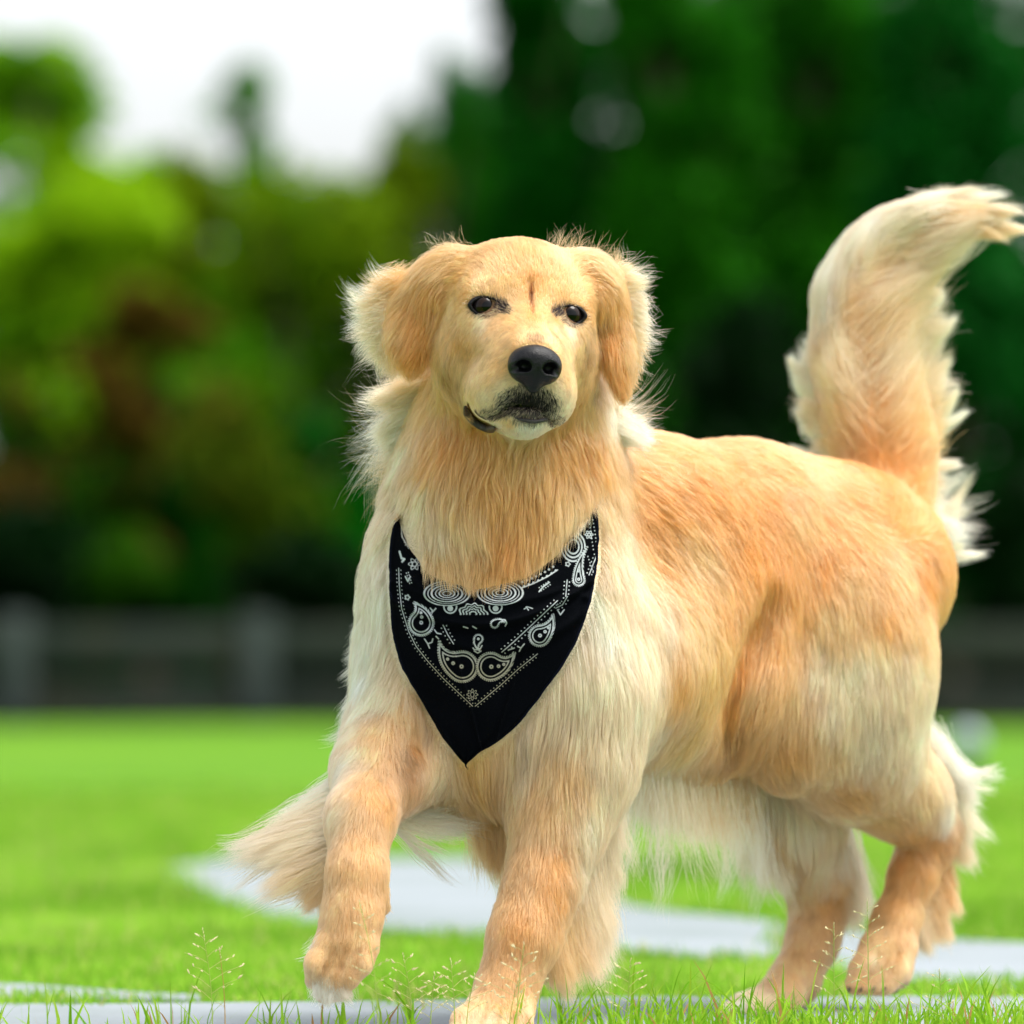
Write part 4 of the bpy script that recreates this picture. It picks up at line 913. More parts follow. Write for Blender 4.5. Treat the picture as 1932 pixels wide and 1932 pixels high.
# ---------------- feathering: long free locks from a line of roots
def fringe(line, n, ends, lens, cols, curl=.25, spread=.18, locks=None, lockamt=.8, k=0, seed=0, jit=8, drop=.0, rad=.00018, dj=.012):
    """line: picture points with depth (x,y,d); ends: direction (dx,dy,dd) at several stations; lens: px"""
    r = np.random.default_rng(700 + seed); line = np.array([np.r_[P(*l)] for l in line]); m = len(line)
    t = r.uniform(0, 1, n); locks = locks or max(4, n // 60)
    lt = np.sort(r.uniform(0, 1, locks)); li = np.argmin(np.abs(t[:, None] - lt[None]), 1)
    def at(tab, tt): tab = np.array(tab, float); return np.stack([np.interp(tt, np.linspace(0, 1, len(tab)), tab[:, i]) for i in range(tab.shape[1])], 1)
    rt = at(line, t) + r.normal(0, jit * U, (n, 3)) * [1, 1, 1]
    D = at([(e[0], e[2] if len(e) > 2 else 0, -e[1]) for e in ends], t); D = nrm(D)
    LD = nrm(at([(e[0], e[2] if len(e) > 2 else 0, -e[1]) for e in ends], lt) + r.normal(0, spread, (locks, 3)))
    Ln = np.interp(t, np.linspace(0, 1, len(lens)), lens) * U; LL = r.uniform(.65, 1.15, locks)
    perp = nrm(np.cross(LD, [0, 1, .2])); curl = abs(curl); bend = r.normal(0, curl, locks)[li][:, None] + r.normal(0, curl * .25, (n, 1))
    D = nrm(D * .35 + LD[li] * .65 + r.normal(0, spread * .22, (n, 3)))
    s = np.linspace(0, 1, S)[None, :, None]; LN = (Ln * LL[li] * r.uniform(.6, 1.08, n))[:, None, None]
    pts = rt[:, None] + D[:, None] * s * LN + perp[li][:, None] * (s ** 2 * LN * bend[:, :, None] * .6) + np.array([0, 0, -1]) * (s ** 2 * LN * drop)
    wv = np.stack([noise3((pts + li[:, None, None] * .01).reshape(-1, 3), .02, 71 + i) for i in range(3)], 1).reshape(pts.shape)
    pts = pts + wv * s * LN * .07
    # gather each lock
    cen = np.zeros((locks, S, 3)); cnt = np.bincount(li, minlength=locks)[:, None, None]; np.add.at(cen, li, pts); cen /= np.maximum(cnt, 1)
    w_ = lockamt * s ** 1.4 * r.uniform(.5, 1, n)[:, None, None]; pts = pts * (1 - w_) + (cen[li] * .86 + pts * .14) * w_
    cc = np.array([CK[c] for c in cols]); col = at(cc, t) * (1 + r.normal(0, .05, (locks, 1)))[li] * (1 + r.normal(0, .06, (n, 1)))
    PTS[k].append(pts); CLR[k].append(np.clip(col, .01, .93)); RAD[k].append(rad * prof * r.uniform(.7, 1.2, (n, 1)))
# sweeping feather behind the lifted foreleg
fringe([(690, 1450, -.01), (660, 1520, -.05), (650, 1590, -.09), (650, 1650, -.11)], 7000, [(-.75, .45, .1), (-.95, .38, .1), (-1, .25, .1), (-.8, .75, .1)], [150, 255, 215, 120], 'WCCL', .10, .10, 42, .75, jit=14, seed=1, drop=.03)
fringe([(650, 1600, -.10), (648, 1690, -.12)], 900, [(-.8, .7, .1), (-.35, 1, .05)], [130, 60], 'LLG', .3, .2, 16, seed=2)
fringe([(612, 1770, -.17), (600, 1800, -.17)], 420, [(-.7, .6, 0), (-.5, .8, 0)], [42, 44], 'WW', .3, .25, 8, .6, seed=51, jit=7, rad=.00014)
fringe([(600, 1850, -.17), (625, 1868, -.17), (655, 1850, -.17)], 1200, [(-.3, 1, 0), (0, 1, 0), (.2, 1, 0)], [46, 40, 44], 'WWC', .3, .2, 12, .7, seed=52, jit=9, rad=.00014)
fringe([(712, 1690, -.12), (722, 1712, -.11)], 160, [(.5, .8, 0), (.2, 1, 0)], [34, 40], 'TTB', .9, .2, 6, seed=3, jit=4)
# wisps blowing between the forelegs
fringe([(740, 1480, .05), (735, 1560, .02)], 900, [(1, .35, .2), (1, .45, .2)], [200, 170], 'WWC', .35, .22, 18, .8, seed=4, drop=.02)
fringe([(800, 1430, .06), (880, 1470, .07)], 1800, [(.1, 1, 0), (.1, 1, 0)], [130, 120], 'CLC', .25, .22, 30, .7, seed=5)
fringe([(880, 1480, .07), (930, 1530, .08), (985, 1520, .07)], 3200, [(.15, 1, 0), (.1, 1, 0), (-.1, 1, 0)], [150, 150, 140], 'YLL', .15, .12, 24, .6, seed=6, jit=16)
# long skirt along the near foreleg
fringe([(1150, 1420, .05), (1120, 1520, .04), (1085, 1620, .02), (1050, 1710, 0), (1030, 1790, -.02)], 6500, [(.08, 1, .05), (.15, 1, .05), (.22, 1, .05), (.25, 1, .05), (.2, 1, 0)], [200, 230, 230, 190, 110], 'CCCLL', .14, .07, 44, .65, seed=7, jit=14)
# belly
fringe([(1160, 1420, .14), (1240, 1460, .20), (1320, 1470, .27), (1400, 1460, .34)], 5200, [(.05, 1, 0), (.08, 1, 0), (.1, 1, 0), (.15, 1, 0)], [130, 150, 130, 150], 'CCLL', .12, .10, 50, .7, seed=8, jit=18)
fringe([(1170, 1440, .12), (1260, 1470, .18), (1340, 1470, .25), (1430, 1500, .35)], 900, [(.08, 1, 0), (.12, 1, 0), (.15, 1, 0), (.2, 1, 0)], [270, 250, 220, 270], 'WCCW', .15, .09, 24, .85, seed=61, jit=20)
# far hind leg skirt
fringe([(1360, 1450, .36), (1410, 1530, .42), (1480, 1600, .45)], 3200, [(.2, 1, 0), (.25, 1, 0), (.2, 1, 0)], [190, 190, 120], 'CCC', .14, .10, 30, .7, seed=9, jit=18)
fringe([(1540, 1500, .46), (1580, 1580, .49), (1575, 1640, .50)], 3400, [(.35, 1, 0), (.3, 1, 0), (.25, 1, 0)], [190, 190, 150], 'WCC', .14, .12, 30, .7, seed=10, jit=18)
# near hind leg: breeches and hock feather
fringe([(1745, 1370, .43), (1780, 1440, .46), (1790, 1520, .48), (1775, 1570, .485)], 4200, [(.5, .9, .1), (.75, .7, .1), (.6, .9, .1), (.4, 1, .1)], [80, 95, 120, 120], 'WWCL', .2, .14, 34, .65, seed=11, jit=14)
fringe([(1790, 1455, .46), (1800, 1480, .465)], 160, [(1, -.15, .1), (1, .3, .1)], [125, 110], 'WC', .5, .25, 6, .85, seed=12, jit=5)
fringe([(1765, 1590, .485), (1745, 1680, .475), (1715, 1750, .455)], 4200, [(.4, 1, .05), (.45, 1, .05), (.4, 1, .05)], [140, 120, 70], 'GLC', .12, .13, 34, .65, seed=13, jit=10)
# neck ruff blown out behind the ears
fringe([(808, 700, .04), (792, 740, .05), (785, 800, .06), (775, 850, .07)], 3600, [(-.8, .5, 0), (-1, .35, 0), (-1, .35, 0), (-.8, .8, 0)], [80, 115, 100, 72], 'LCWC', .3, .22, 42, .7, seed=14, jit=12)
fringe([(755, 850, .08), (748, 930, .08), (742, 975, .08)], 700, [(-.7, .6, 0), (-.7, .3, 0), (-.8, .6, 0)], [50, 45, 38], 'YGG', .5, .4, 60, .4, seed=15, jit=8, rad=.00011)
fringe([(1125, 730, .06), (1130, 790, .07), (1140, 825, .08)], 3000, [(.7, .7, 0), (1, .5, 0), (1, -.05, 0)], [70, 110, 90], 'CWW', .3, .2, 34, .7, seed=16, jit=12)
# ear fringes
fringe([(775, 510, -.01), (735, 545, 0), (725, 590, 0), (735, 640, 0), (755, 680, 0)], 4200, [(-.8, .2, 0), (-1, .25, 0), (-1, .5, 0), (-.8, .8, 0), (-.4, 1, 0)], [42, 74, 84, 64, 38], 'GLCCL', .55, .28, 70, .7, k=2, seed=17, jit=13, rad=.00014)
fringe([(1150, 500, -.005), (1185, 545, 0), (1197, 600, 0), (1190, 660, 0), (1180, 710, 0)], 3200, [(.8, -.2, 0), (1, .3, 0), (.9, .6, 0), (.5, 1, 0), (.2, 1, 0)], [48, 42, 36, 40, 36], 'LCCLG', .5, .25, 70, .6, k=3, seed=18, jit=9, rad=.00014)
# flyaway hairs on the crown and ears
fringe([(760, 520, -.01), (725, 560, 0), (722, 610, 0), (745, 660, 0)], 700, [(-.9, -.15, 0), (-1, .1, 0), (-1, .35, 0), (-.8, .7, 0)], [48, 80, 84, 60], 'CWWC', .6, .2, 60, .75, k=2, seed=91, jit=9, rad=.00012)
fringe([(1165, 500, -.005), (1190, 545, 0), (1200, 610, 0), (1190, 680, 0)], 450, [(.9, -.3, 0), (1, .1, 0), (.9, .5, 0), (.6, 1, 0)], [70, 50, 46, 52], 'CWWC', .9, .3, 50, .7, k=3, seed=92, jit=8, rad=.00012)
fringe([(765, 760, .06), (758, 820, .07), (750, 900, .08)], 420, [(-1, .1, 0), (-1, .4, 0), (-.9, .5, 0)], [120, 115, 70], 'WWY', .8, .3, 50, .6, seed=93, jit=10, rad=.00011)
fringe([(1140, 770, .07), (1150, 815, .08)], 260, [(1, .2, 0), (1, -.2, 0)], [120, 110], 'WL', .8, .3, 36, .6, seed=94, jit=9, rad=.00011)
fringe([(820, 470, -.01), (880, 462, -.02)], 60, [(-.4, -1, 0), (-.3, -1, 0)], [34, 24], 'LG', .9, .5, 60, .1, k=2, seed=19, jit=10, rad=.0001)
fringe([(1035, 468, -.01), (1080, 470, -.01), (1140, 490, 0)], 150, [(.4, -1, 0), (.5, -1, 0), (.9, -.6, 0)], [38, 36, 52], 'LYG', .9, .45, 90, .2, k=3, seed=20, jit=9, rad=.0001)
fringe([(720, 560, 0), (760, 700, .02), (740, 800, .06), (740, 920, .08)], 110, [(-1, .1, 0), (-.9, .5, 0), (-1, .3, 0), (-1, .5, 0)], [75, 85, 95, 90], 'WCYG', 1.0, .45, 90, .1, seed=21, jit=10, rad=.00009)
fringe([(700, 1150, .09), (690, 1280, .08), (665, 1370, .05)], 2600, [(-.45, 1, 0), (-.55, .9, 0), (-.5, 1, 0)], [66, 66, 60], 'WWW', .3, .25, 80, .5, seed=22, jit=8, rad=.00013)  # white hairs paint the bright rim light along chest and lifted foreleg
# tail plume
fringe([(1690, 880, .525), (1672, 800, .53), (1658, 720, .54), (1645, 640, .545), (1645, 560, .55)], 9000, [(.75, -.6, 0), (.7, -.75, 0), (.65, -.85, 0), (.7, -.8, 0), (.85, -.6, 0)], [115, 125, 135, 135, 145], 'GLCLC', .3, .15, 44, .8, k=1, seed=101, jit=26)
fringe([(1645, 870, .53), (1625, 780, .535), (1610, 700, .54)], 4500, [(-.6, -.3, 0), (-.5, -.9, 0), (-.3, -1, 0)], [105, 120, 125], 'GLC', .3, .15, 30, .8, k=1, seed=102, jit=24)
for q, (x0, y0, x1, y1, ln, cc) in enumerate([(1722, 392, 1, -.27, 150, 'CW'), (1735, 400, 1, -.08, 185, 'CL'), (1730, 415, 1, 0, 205, 'LC'), (1720, 440, 1, -.13, 190, 'LL'), (1715, 465, 1, -.28, 160, 'CL'), (1710, 490, .95, -.45, 120, 'LC'), (1745, 395, 1, .08, 160, 'CW')]):
    fringe([(x0 - 22, y0, .55), (x0 + 10, y0 + 8, .55)], 620, [(x1, y1, 0), (x1, y1, 0)], [ln * 1.3, ln * 1.3], cc, .12, .05, 4, .95, k=1, seed=120 + q, jit=9)
for q, (x0, y0, x1, y1, d, ln, nn) in enumerate([(1735, 650, .75, -.75, .60, 120, 420), (1745, 720, .7, -.6, .60, 85, 260), (1750, 800, .8, -.5, .60, 105, 380), (1745, 880, .9, -.3, .59, 80, 260), (1740, 560, .8, -.5, .59, 60, 260),
        (1745, 1010, .85, -.75, .58, 175, 520), (1740, 1040, .95, -.15, .58, 130, 420), (1745, 985, .9, -.3, .58, 120, 200), (1515, 720, -.35, -1, .60, 105, 380), (1530, 800, -.6, -.8, .60, 80, 260), (1525, 860, -.5, -.4, .59, 60, 200)]):
    fringe([(x0, y0, d), (x0 + 4, y0 + 26, d)], nn, [(x1, y1, .1), (x1, y1, .1)], [ln, ln], 'CW', .25, .08, 3, .93, k=1, seed=80 + q, jit=8)
fringe([(1700, 480, .57), (1740, 440, .56), (1770, 415, .555), (1790, 400, .55)], 5200, [(1, -.55, 0), (1, -.35, 0), (1, -.15, 0), (1, 0, 0)], [135, 125, 110, 90], 'LWGL', .22, .13, 18, .93, k=1, seed=42, jit=16)
fringe([(1700, 640, .59), (1710, 700, .59), (1715, 780, .59), (1725, 850, .58)], 2600, [(.75, -.75, .1), (.8, -.6, .1), (.85, -.45, .1), (.9, -.2, .1)], [115, 110, 100, 85], 'CCLL', .5, .22, 30, .85, k=1, seed=43, jit=20)
fringe([(1640, 640, .57), (1690, 560, .565), (1740, 480, .56), (1790, 425, .55)], 9000, [(.35, -1, 0), (.7, -.75, 0), (1, -.5, 0), (1, -.25, 0)], [130, 130, 120, 90], 'CLCC', .2, .10, 50, .7, k=1, seed=41, jit=22)
fringe([(1690, 950, .55), (1700, 880, .57), (1700, 800, .60), (1690, 720, .61)], 4500, [(.8, .35, .2), (.9, -.2, .2), (.85, -.5, .1), (.8, -.6, .1)], [90, 95, 105, 105], 'GGLC', .35, .20, 44, .7, k=1, seed=23, jit=20)
fringe([(1690, 960, .57), (1710, 930, .58)], 2600, [(.5, .95, .2), (.85, .45, .2)], [170, 175], 'WW', .6, .22, 26, .85, k=1, seed=24, jit=16)
fringe([(1600, 860, .58), (1580, 780, .59), (1570, 700, .60), (1570, 620, .60)], 3000, [(-.6, .5, 0), (-.75, -.1, 0), (-.7, -.6, 0), (-.35, -1, 0)], [75, 100, 85, 50], 'LCWC', .4, .2, 26, .88, k=1, seed=25, jit=16)
fringe([(1690, 700, .60), (1690, 620, .60), (1680, 560, .60)], 4200, [(.55, -.8, .1), (.7, -.6, .1), (.9, -.3, .1)], [110, 120, 120], 'CCL', .4, .16, 34, .7, k=1, seed=26, jit=18)
fringe([(1610, 560, .585), (1640, 490, .58), (1680, 440, .57), (1720, 405, .55), (1760, 395, .55)], 8000, [(.7, -.9, 0), (1, -.75, 0), (1, -.5, 0), (1, -.25, 0), (1, -.05, 0)], [150, 150, 140, 110, 85], 'WCCCW', -.2, .11, 44, .75, k=1, seed=27, jit=15)
fringe([(1690, 520, .58), (1730, 460, .57), (1770, 410, .56)], 2600, [(1, -.6, 0), (1, -.3, 0), (1, -.05, 0)], [120, 120, 100], 'LGC', .35, .14, 14, .92, k=1, seed=28, jit=10)
def clear_cloth(pp):
    f = pp.reshape(-1, 3); q = proj(f); b = band_depth(q); lim = np.interp(q[:, 0], VISX, VISY)
    bad = (b < 90) & (f[:, 1] < b + .002) & (f[:, 1] > b - .05) & (q[:, 1] > lim + 24)
    return ~bad.reshape(pp.shape[:2]).any(1)
PTSN = ('coat', 'tail_fur', 'ear_fur', 'ear_fur', 'head_fur')
for k in range(5):
    pp = np.concatenate(PTS[k]); pp = over_cloth(pp) if k == 0 else pp
    ok = clear_cloth(pp) if k == 0 else np.ones(len(pp), bool); o = curves_obj(PTSN[k], pp[ok], np.concatenate(RAD[k])[ok], np.concatenate(CLR[k])[ok]); print(o.name, len(pp))
print('fur done', round(time.time() - T0, 1), 's')
# ---------------- eyes, lids, nose, mouth
def surf(x, z, back=0.0):
    """point on the face in front of head coordinates (x, z)"""
    r = BVH.ray_cast(Vector(H(x, 260, z)), Vector(-hf)); p = np.array(r[0]) if r[0] is not None else H(x, -20, z); return p - hf * back * U
M_EYE, nt, out = mat_new('eye_ball')
a = nt.nodes.new('ShaderNodeAttribute'); a.attribute_name = 'col'
b = nt.nodes.new('ShaderNodeBsdfPrincipled'); b.inputs['Roughness'].default_value = .07; b.inputs['Specular IOR Level'].default_value = .2
nt.links.new(a.outputs['Color'], b.inputs['Base Color']); nt.links.new(b.outputs[0], out.inputs['Surface'])
M_LID = mat_principled('lid_skin', (.006, .005, .006), .6, spec=.18, bump=(500, .3))
M_LIP = mat_principled('lip_skin', (.016, .011, .011), .35, spec=.5, bump=(400, .4))
for s in (-1, 1):
    ex, ey, ez = EYE[0 if s < 0 else 1]
    th = np.linspace(0, 2 * math.pi, 40, endpoint=False)
    # almond: inner corner lower and pointed
    ax_, az_ = 27.5, 17.0
    cx = ax_ * np.cos(th) * (1 + .10 * (np.cos(th) * -s > .8)); cz = az_ * np.sin(th) * (1 - .35 * np.abs(np.cos(th)) ** 3) + np.cos(th) * s * 1.5
    ring = np.array([surf(ex + a_ * 1.10, ez + b_ * 1.15) for a_, b_ in zip(cx, cz)])
    dep = ((ring - HO) @ hf) / U; dm = np.median(dep); dep = np.clip(dep, dm - 9, dm + 9); dep = np.convolve(np.r_[dep[-2:], dep, dep[:2]], np.ones(5) / 5, 'valid')
    eyec = H(ex, dm - 21.0, ez)
    eye = None
    u = np.linspace(0, math.pi, 40); v = np.linspace(0, 2 * math.pi, 48, endpoint=False); RB = 24.5 * U
    look = nrm(hf + hx * .05 + hz * .02); e1 = nrm(np.cross(look, hz)); e2 = np.cross(e1, look)
    V = np.array([eyec + RB * (look * math.cos(a1) + math.sin(a1) * (e1 * math.cos(b1) + e2 * math.sin(b1))) for a1 in u for b1 in v])
    F = [(i * 48 + j, (i + 1) * 48 + j, (i + 1) * 48 + (j + 1) % 48, i * 48 + (j + 1) % 48) for i in range(39) for j in range(48)]
    ang = np.repeat(u, 48); col = np.where((ang < .46)[:, None], (.001, .001, .001), np.where((ang < .86)[:, None], (.014, .006, .003), (.012, .008, .008)))
    eye = under(mesh_np('eye', V, F, M_EYE, None, cols=col))
    # lids: a ring from the ball out to the face
    rows = []
    for (k1, dz, dd) in ((1.24, 1.32, -3.0), (1.13, 1.17, 1.6), (1.05, 1.06, 2.8), (.98, .96, .5), (.84, .80, -14)):
        rows.append(np.array([H(ex + a_ * k1, d_ + dd, ez + b_ * dz) for a_, b_, d_ in zip(cx, cz, dep)]))
    V = np.vstack(rows); m = len(th)
    F = [(i * m + j, i * m + (j + 1) % m, (i + 1) * m + (j + 1) % m, (i + 1) * m + j) for i in range(4) for j in range(m)]
    under(mesh_np('eyelid', V, F, M_LID, None))
BODYPHI = (PHI, LO, DIM, VOX, AX, FAR, HI)
# nose leather
NY = float((surf(0, -108) - HO) @ hf / U) - 116.0
print('nose shift', NY)
_hell, _hcone = hell, hcone
def hell(x, y, z, *a, **k): _hell(x, y + NY, z - 2, *a, **k)
def hcone(a, b, *c, **k): _hcone((a[0], a[1] + NY, a[2] - 2), (b[0], b[1] + NY, b[2] - 2), *c, **k)
c0 = H(0, 120 + NY, -110); new_grid(c0 - .05, c0 + .05, .0007, .02)
hell(0, 104, -100, 43, 40, 28, 0); hell(0, 108, -116, 44, 36, 32, .010)
for s in (-1, 1): hell(s * 27, 114, -112, 20, 27, 24, .008)
hcone((0, 112, -122), (0, 112, -150), 27, 11, .008)
hell(0, 122, -92, 26, 16, 14, .008)
for s in (-1, 1):
    hell(s * 24, 146, -114, 14, 26, 11, .003, 'sub', rot=s * .35)
    hcone((s * 30, 143, -117), (s * 50, 122, -124), 8.0, 5.0, .004, 'sub')
hcone((0, 152, -112), (0, 133, -154), 2.4, 2.4, .003, 'sub')
NVt, NQ = polygonise()
M_NOSE, nt, out = mat_new('nose_leather')
b = nt.nodes.new('ShaderNodeBsdfPrincipled'); b.inputs['Base Color'].default_value = (.0025, .0025, .0035, 1); b.inputs['Roughness'].default_value = .30; b.inputs['Specular IOR Level'].default_value = .24
tc = nt.nodes.new('ShaderNodeTexCoord'); vo = nt.nodes.new('ShaderNodeTexVoronoi'); vo.inputs['Scale'].default_value = 900
nt.links.new(tc.outputs['Object'], vo.inputs['Vector']); bp = nt.nodes.new('ShaderNodeBump'); bp.inputs['Strength'].default_value = .5; bp.inputs['Distance'].default_value = .0007
nt.links.new(vo.outputs['Distance'], bp.inputs['Height']); nt.links.new(bp.outputs[0], b.inputs['Normal']); nt.links.new(b.outputs[0], out.inputs['Surface'])
under(mesh_np('nose', NVt, NQ, M_NOSE, None))
# dark lips: hanging corner on one side, lip edge in the middle, the other corner
def lip(pix, r0, lift=.0048):
    pts = []
    for (x, y) in pix:
        h, n = hit(x, y); pts.append(h + n * lift if h is not None else pts[-1])
    pts = resample(np.array(pts), 24); rr_ = np.interp(np.linspace(0, 1, 24), [0, .06, .25, .8, .94, 1], [.04, .5, 1, .9, .45, .04]) * r0 * U
    return tube_arrays(pts, rr_, 8)
Vs, Fs, off = [], [], 0
for pix, r0 in (([(885, 763), (889, 778), (899, 790), (913, 799), (928, 803), (938, 803)], 8.0), ([(972, 786), (985, 790), (1005, 793), (1024, 790), (1034, 786)], 4.0),):
    V, F = lip(pix, r0); Vs.append(V); Fs.append(F + off); off += len(V)
under(mesh_np('mouth', np.vstack(Vs), np.vstack(Fs), M_LIP, None))
# claws
Vs, Fs, off = [], [], 0
def claw(p, q, r):
    V, F = tube_arrays([p, (np.array(p) + q) / 2 + [0, 0, .001], q], [r, r * .8, r * .15], 7)
    return under(mesh_np('claw', V, F, M_LIP, None))
for dx in (-48, -18, 16, 46): claw(P(915 + dx * 1.05, 1950, -.145), P(908 + dx * 1.1, 1960, -.160), .0032)
for dx in (-10, 6, 20, 34): claw(P(1396 + dx * .8, 1908, .338 + .0016 * dx), P(1386 + dx * .8, 1915, .33 + .0016 * dx), .003)
for dx in (-26, -6, 16, 34): claw(P(1634 + dx * 1.1, 1862, .387), P(1628 + dx * 1.1, 1872, .38), .003)

# dark pads under the lifted hind paw
def pad(c, r, R=None):
    u = np.linspace(0, math.pi, 12); v = np.linspace(0, 2 * math.pi, 16, endpoint=False)
    V = np.array([np.array(c) + np.array([r[0] * math.sin(a1) * math.cos(b1), r[1] * math.sin(a1) * math.sin(b1), r[2] * math.cos(a1)]) for a1 in u for b1 in v])
    F = [(i * 16 + j, (i + 1) * 16 + j, (i + 1) * 16 + (j + 1) % 16, i * 16 + (j + 1) % 16) for i in range(11) for j in range(16)]
    under(mesh_np('paw_pad', V, F, M_LIP, None))
pad(P(1690, 1850, .425), (.017, .012, .009)); pad(P(1660, 1868, .40), (.010, .010, .006)); pad(P(1680, 1866, .405), (.010, .010, .006))
# ---------------- bandana
X_ = (BX - 644) / .3137; Y_ = (BY - 909) / .3137
INK = np.zeros(BX.shape)
def ink(d, w=0.0, soft=1.6):
    global INK
    INK = np.maximum(INK, np.clip((w - d) / soft + .5, 0, 1))
def pdist(poly):
    p = np.array(poly, float); best = np.full(BX.shape, 1e9)
    for a, b in zip(p[:-1], p[1:]):
        ab = b - a; t = np.clip(((X_ - a[0]) * ab[0] + (Y_ - a[1]) * ab[1]) / (ab @ ab), 0, 1)
        best = np.minimum(best, np.hypot(X_ - a[0] - t * ab[0], Y_ - a[1] - t * ab[1]))
    return best
def stroke(poly, w=2.4): ink(pdist(poly), w)
def dots(poly, step, off, r):
    p = np.array(poly, float); s = np.r_[0, np.cumsum(np.linalg.norm(np.diff(p, axis=0), axis=1))]
    for t in np.arange(step / 2, s[-1], step):
        c = [np.interp(t, s, p[:, i]) for i in (0, 1)]; e = [np.interp(min(t + 4, s[-1]), s, p[:, i]) for i in (0, 1)]; d = np.array([e[0] - c[0], e[1] - c[1]]); d = d / (np.linalg.norm(d) + 1e-9)
        for sg in ((1, -1) if off else (1,)):
            ink(np.hypot(X_ - c[0] + d[1] * off * sg, Y_ - c[1] - d[0] * off * sg), r)
def flower(cx, cy, r, n=5, w=2.2, ring=True):
    a = np.arctan2(Y_ - cy, X_ - cx); q = np.hypot(X_ - cx, Y_ - cy); R = r * (.82 + .18 * np.cos(n * a))
    ink(np.abs(q - R), w)
    if ring: ink(np.abs(q - r * .38), w * .9)
def paisley(cx, cy, r, tx, ty, bend, layers=True, sc=1.0, scallop=True):
    """teardrop from a round bulb to a curved tip"""
    c = np.array([cx, cy], float); t = np.array([tx, ty], float); n = np.array([-(t - c)[1], (t - c)[0]]) * bend; sd = np.full(BX.shape, 1e9)
    for q in np.linspace(0, 1, 26):
        p = c * (1 - q) + t * q + n * 4 * q * (1 - q) * .5; sd = np.minimum(sd, np.hypot(X_ - p[0], Y_ - p[1]) - r * (1 - q) ** 1.15)
    global INK
    INK = INK * np.clip((sd - 10 * sc) / 2, 0, 1)
    a = np.arctan2(Y_ - cy, X_ - cx)
    if scallop:
        path = np.where(np.abs(X_ - cx) + np.abs(Y_ - cy) > 0, a * r + np.hypot(X_ - cx, Y_ - cy) * .55, 0)
        ink(np.abs(sd - 6 * sc) + 3.2 * (np.cos(path * .55 / sc) > .1), 3.6 * sc)
    ink(np.abs(sd + 2 * sc), 4.2 * sc)
    if layers:
        ink(np.abs(sd + 20 * sc), 3.6 * sc)
        for k, q in enumerate((0.02, .26, .46)):
            p = c * (1 - q) + t * q + n * 4 * q * (1 - q) * .5
            ink(np.where(sd < -24 * sc, np.abs(np.hypot(X_ - p[0], Y_ - p[1]) - (8 - k * 1.5) * sc), 99), 4.0 * sc)
outer = [(345, 520), (348, 620), (362, 760), (405, 900), (450, 990), (520, 1080), (610, 1180), (700, 1265), (790, 1350)]
outr = [(805, 1350), (860, 1305), (960, 1222), (1060, 1130), (1180, 1035)]
for ln in (outer, outr): stroke(ln, 2.2); dots(ln, 24, 13, 3.2)
inn = [(1300, 715), (1210, 800), (1120, 885), (1040, 960), (965, 1025)]; stroke(inn, 2.6); dots(inn, 27, 17, 3.8)
inl = [(612, 862), (640, 920), (675, 975)]; stroke(inl, 2.6); dots(inl, 25, 17, 3.8)
for q in ([(1358, 590), (1350, 690)], [(1540, 430), (1490, 560)], [(1290, 760), (1330, 740), (1360, 690)]): stroke(q, 2.6); dots(q, 24, 15, 3.8)
stroke([(360, 250), (365, 330), (400, 390), (460, 405)], 4); stroke([(378, 250), (385, 320), (412, 360), (460, 375)], 3); dots([(370, 300), (400, 385), (460, 408)], 18, 12, 3.6)
stroke([(350, 420), (362, 460), (380, 465), (366, 480)], 6); flower(440, 495, 36, 6, 3.0); flower(440, 495, 20, 5, 2.6, False)
stroke([(385, 570), (400, 600), (415, 570)], 4); dots([(395, 540), (420, 620)], 16, 6, 3.5); flower(397, 695, 15, 5, 4, False)
# central medallions half hidden under the ruff
for cx, cy in ((635, 672), (955, 668)):
    for r, w in ((112, 4.5), (94, 2.4), (76, 4.5), (56, 2.4), (38, 3.4), (20, 2.6)):
        ink(np.where(Y_ > cy - 90, np.abs(np.hypot((X_ - cx) * .82, (Y_ - cy) * 1.55) - r), 99), w)
for cx in (655, 928):
    ink(np.where(Y_ > 745, np.abs(np.hypot(X_ - cx, Y_ - 752) - 38), 99), 4); ink(np.hypot(X_ - cx, Y_ - 762) - 14, 3)
for r in (88, 66, 44, 22):
    a = np.arctan2(Y_ - 795, (X_ - 792)); q = np.hypot((X_ - 792), (Y_ - 795) * 1.35); ink(np.where(Y_ < 800, np.abs(q - r * (.92 + .08 * np.cos(9 * a))), 99), 4.5)
stroke([(1080, 640), (1160, 610), (1240, 570), (1300, 530)], 3.5); dots([(1080, 620), (1160, 590), (1240, 550), (1300, 510)], 30, 14, 7)
stroke([(1190, 660), (1215, 630), (1250, 605)], 4.5); dots([(1190, 650), (1250, 610)], 16, 11, 3.6)
stroke([(1100, 765), (1120, 752), (1150, 762)], 3); stroke([(1112, 752), (1125, 772)], 3)
for r in (70, 52, 34): ink(np.where((X_ > 1320), np.abs(np.hypot(X_ - 1395, (Y_ - 390) * .8) - r), 99), 4.2)
flower(1490, 318, 24, 6, 3.4); dots([(1500, 220), (1530, 420)], 22, 12, 3.6); dots([(1480, 440), (1520, 560)], 20, 0, 3.6); flower(1362, 495, 14, 5, 3.4, False)
paisley(1428, 590, 34, 1478, 395, -.18, True, .8)
paisley(728, 1112, 88, 590, 962, -.34, True, 1.05)
paisley(898, 1112, 80, 1040, 1030, .34, True, 1.05)
paisley(480, 850, 72, 438, 728, .30, True, .95)
paisley(1192, 926, 60, 1272, 800, .26, True, .95)
paisley(922, 855, 22, 985, 845, -.45, False, .7); stroke([(960, 828), (985, 830), (995, 850), (985, 868)], 3.4)
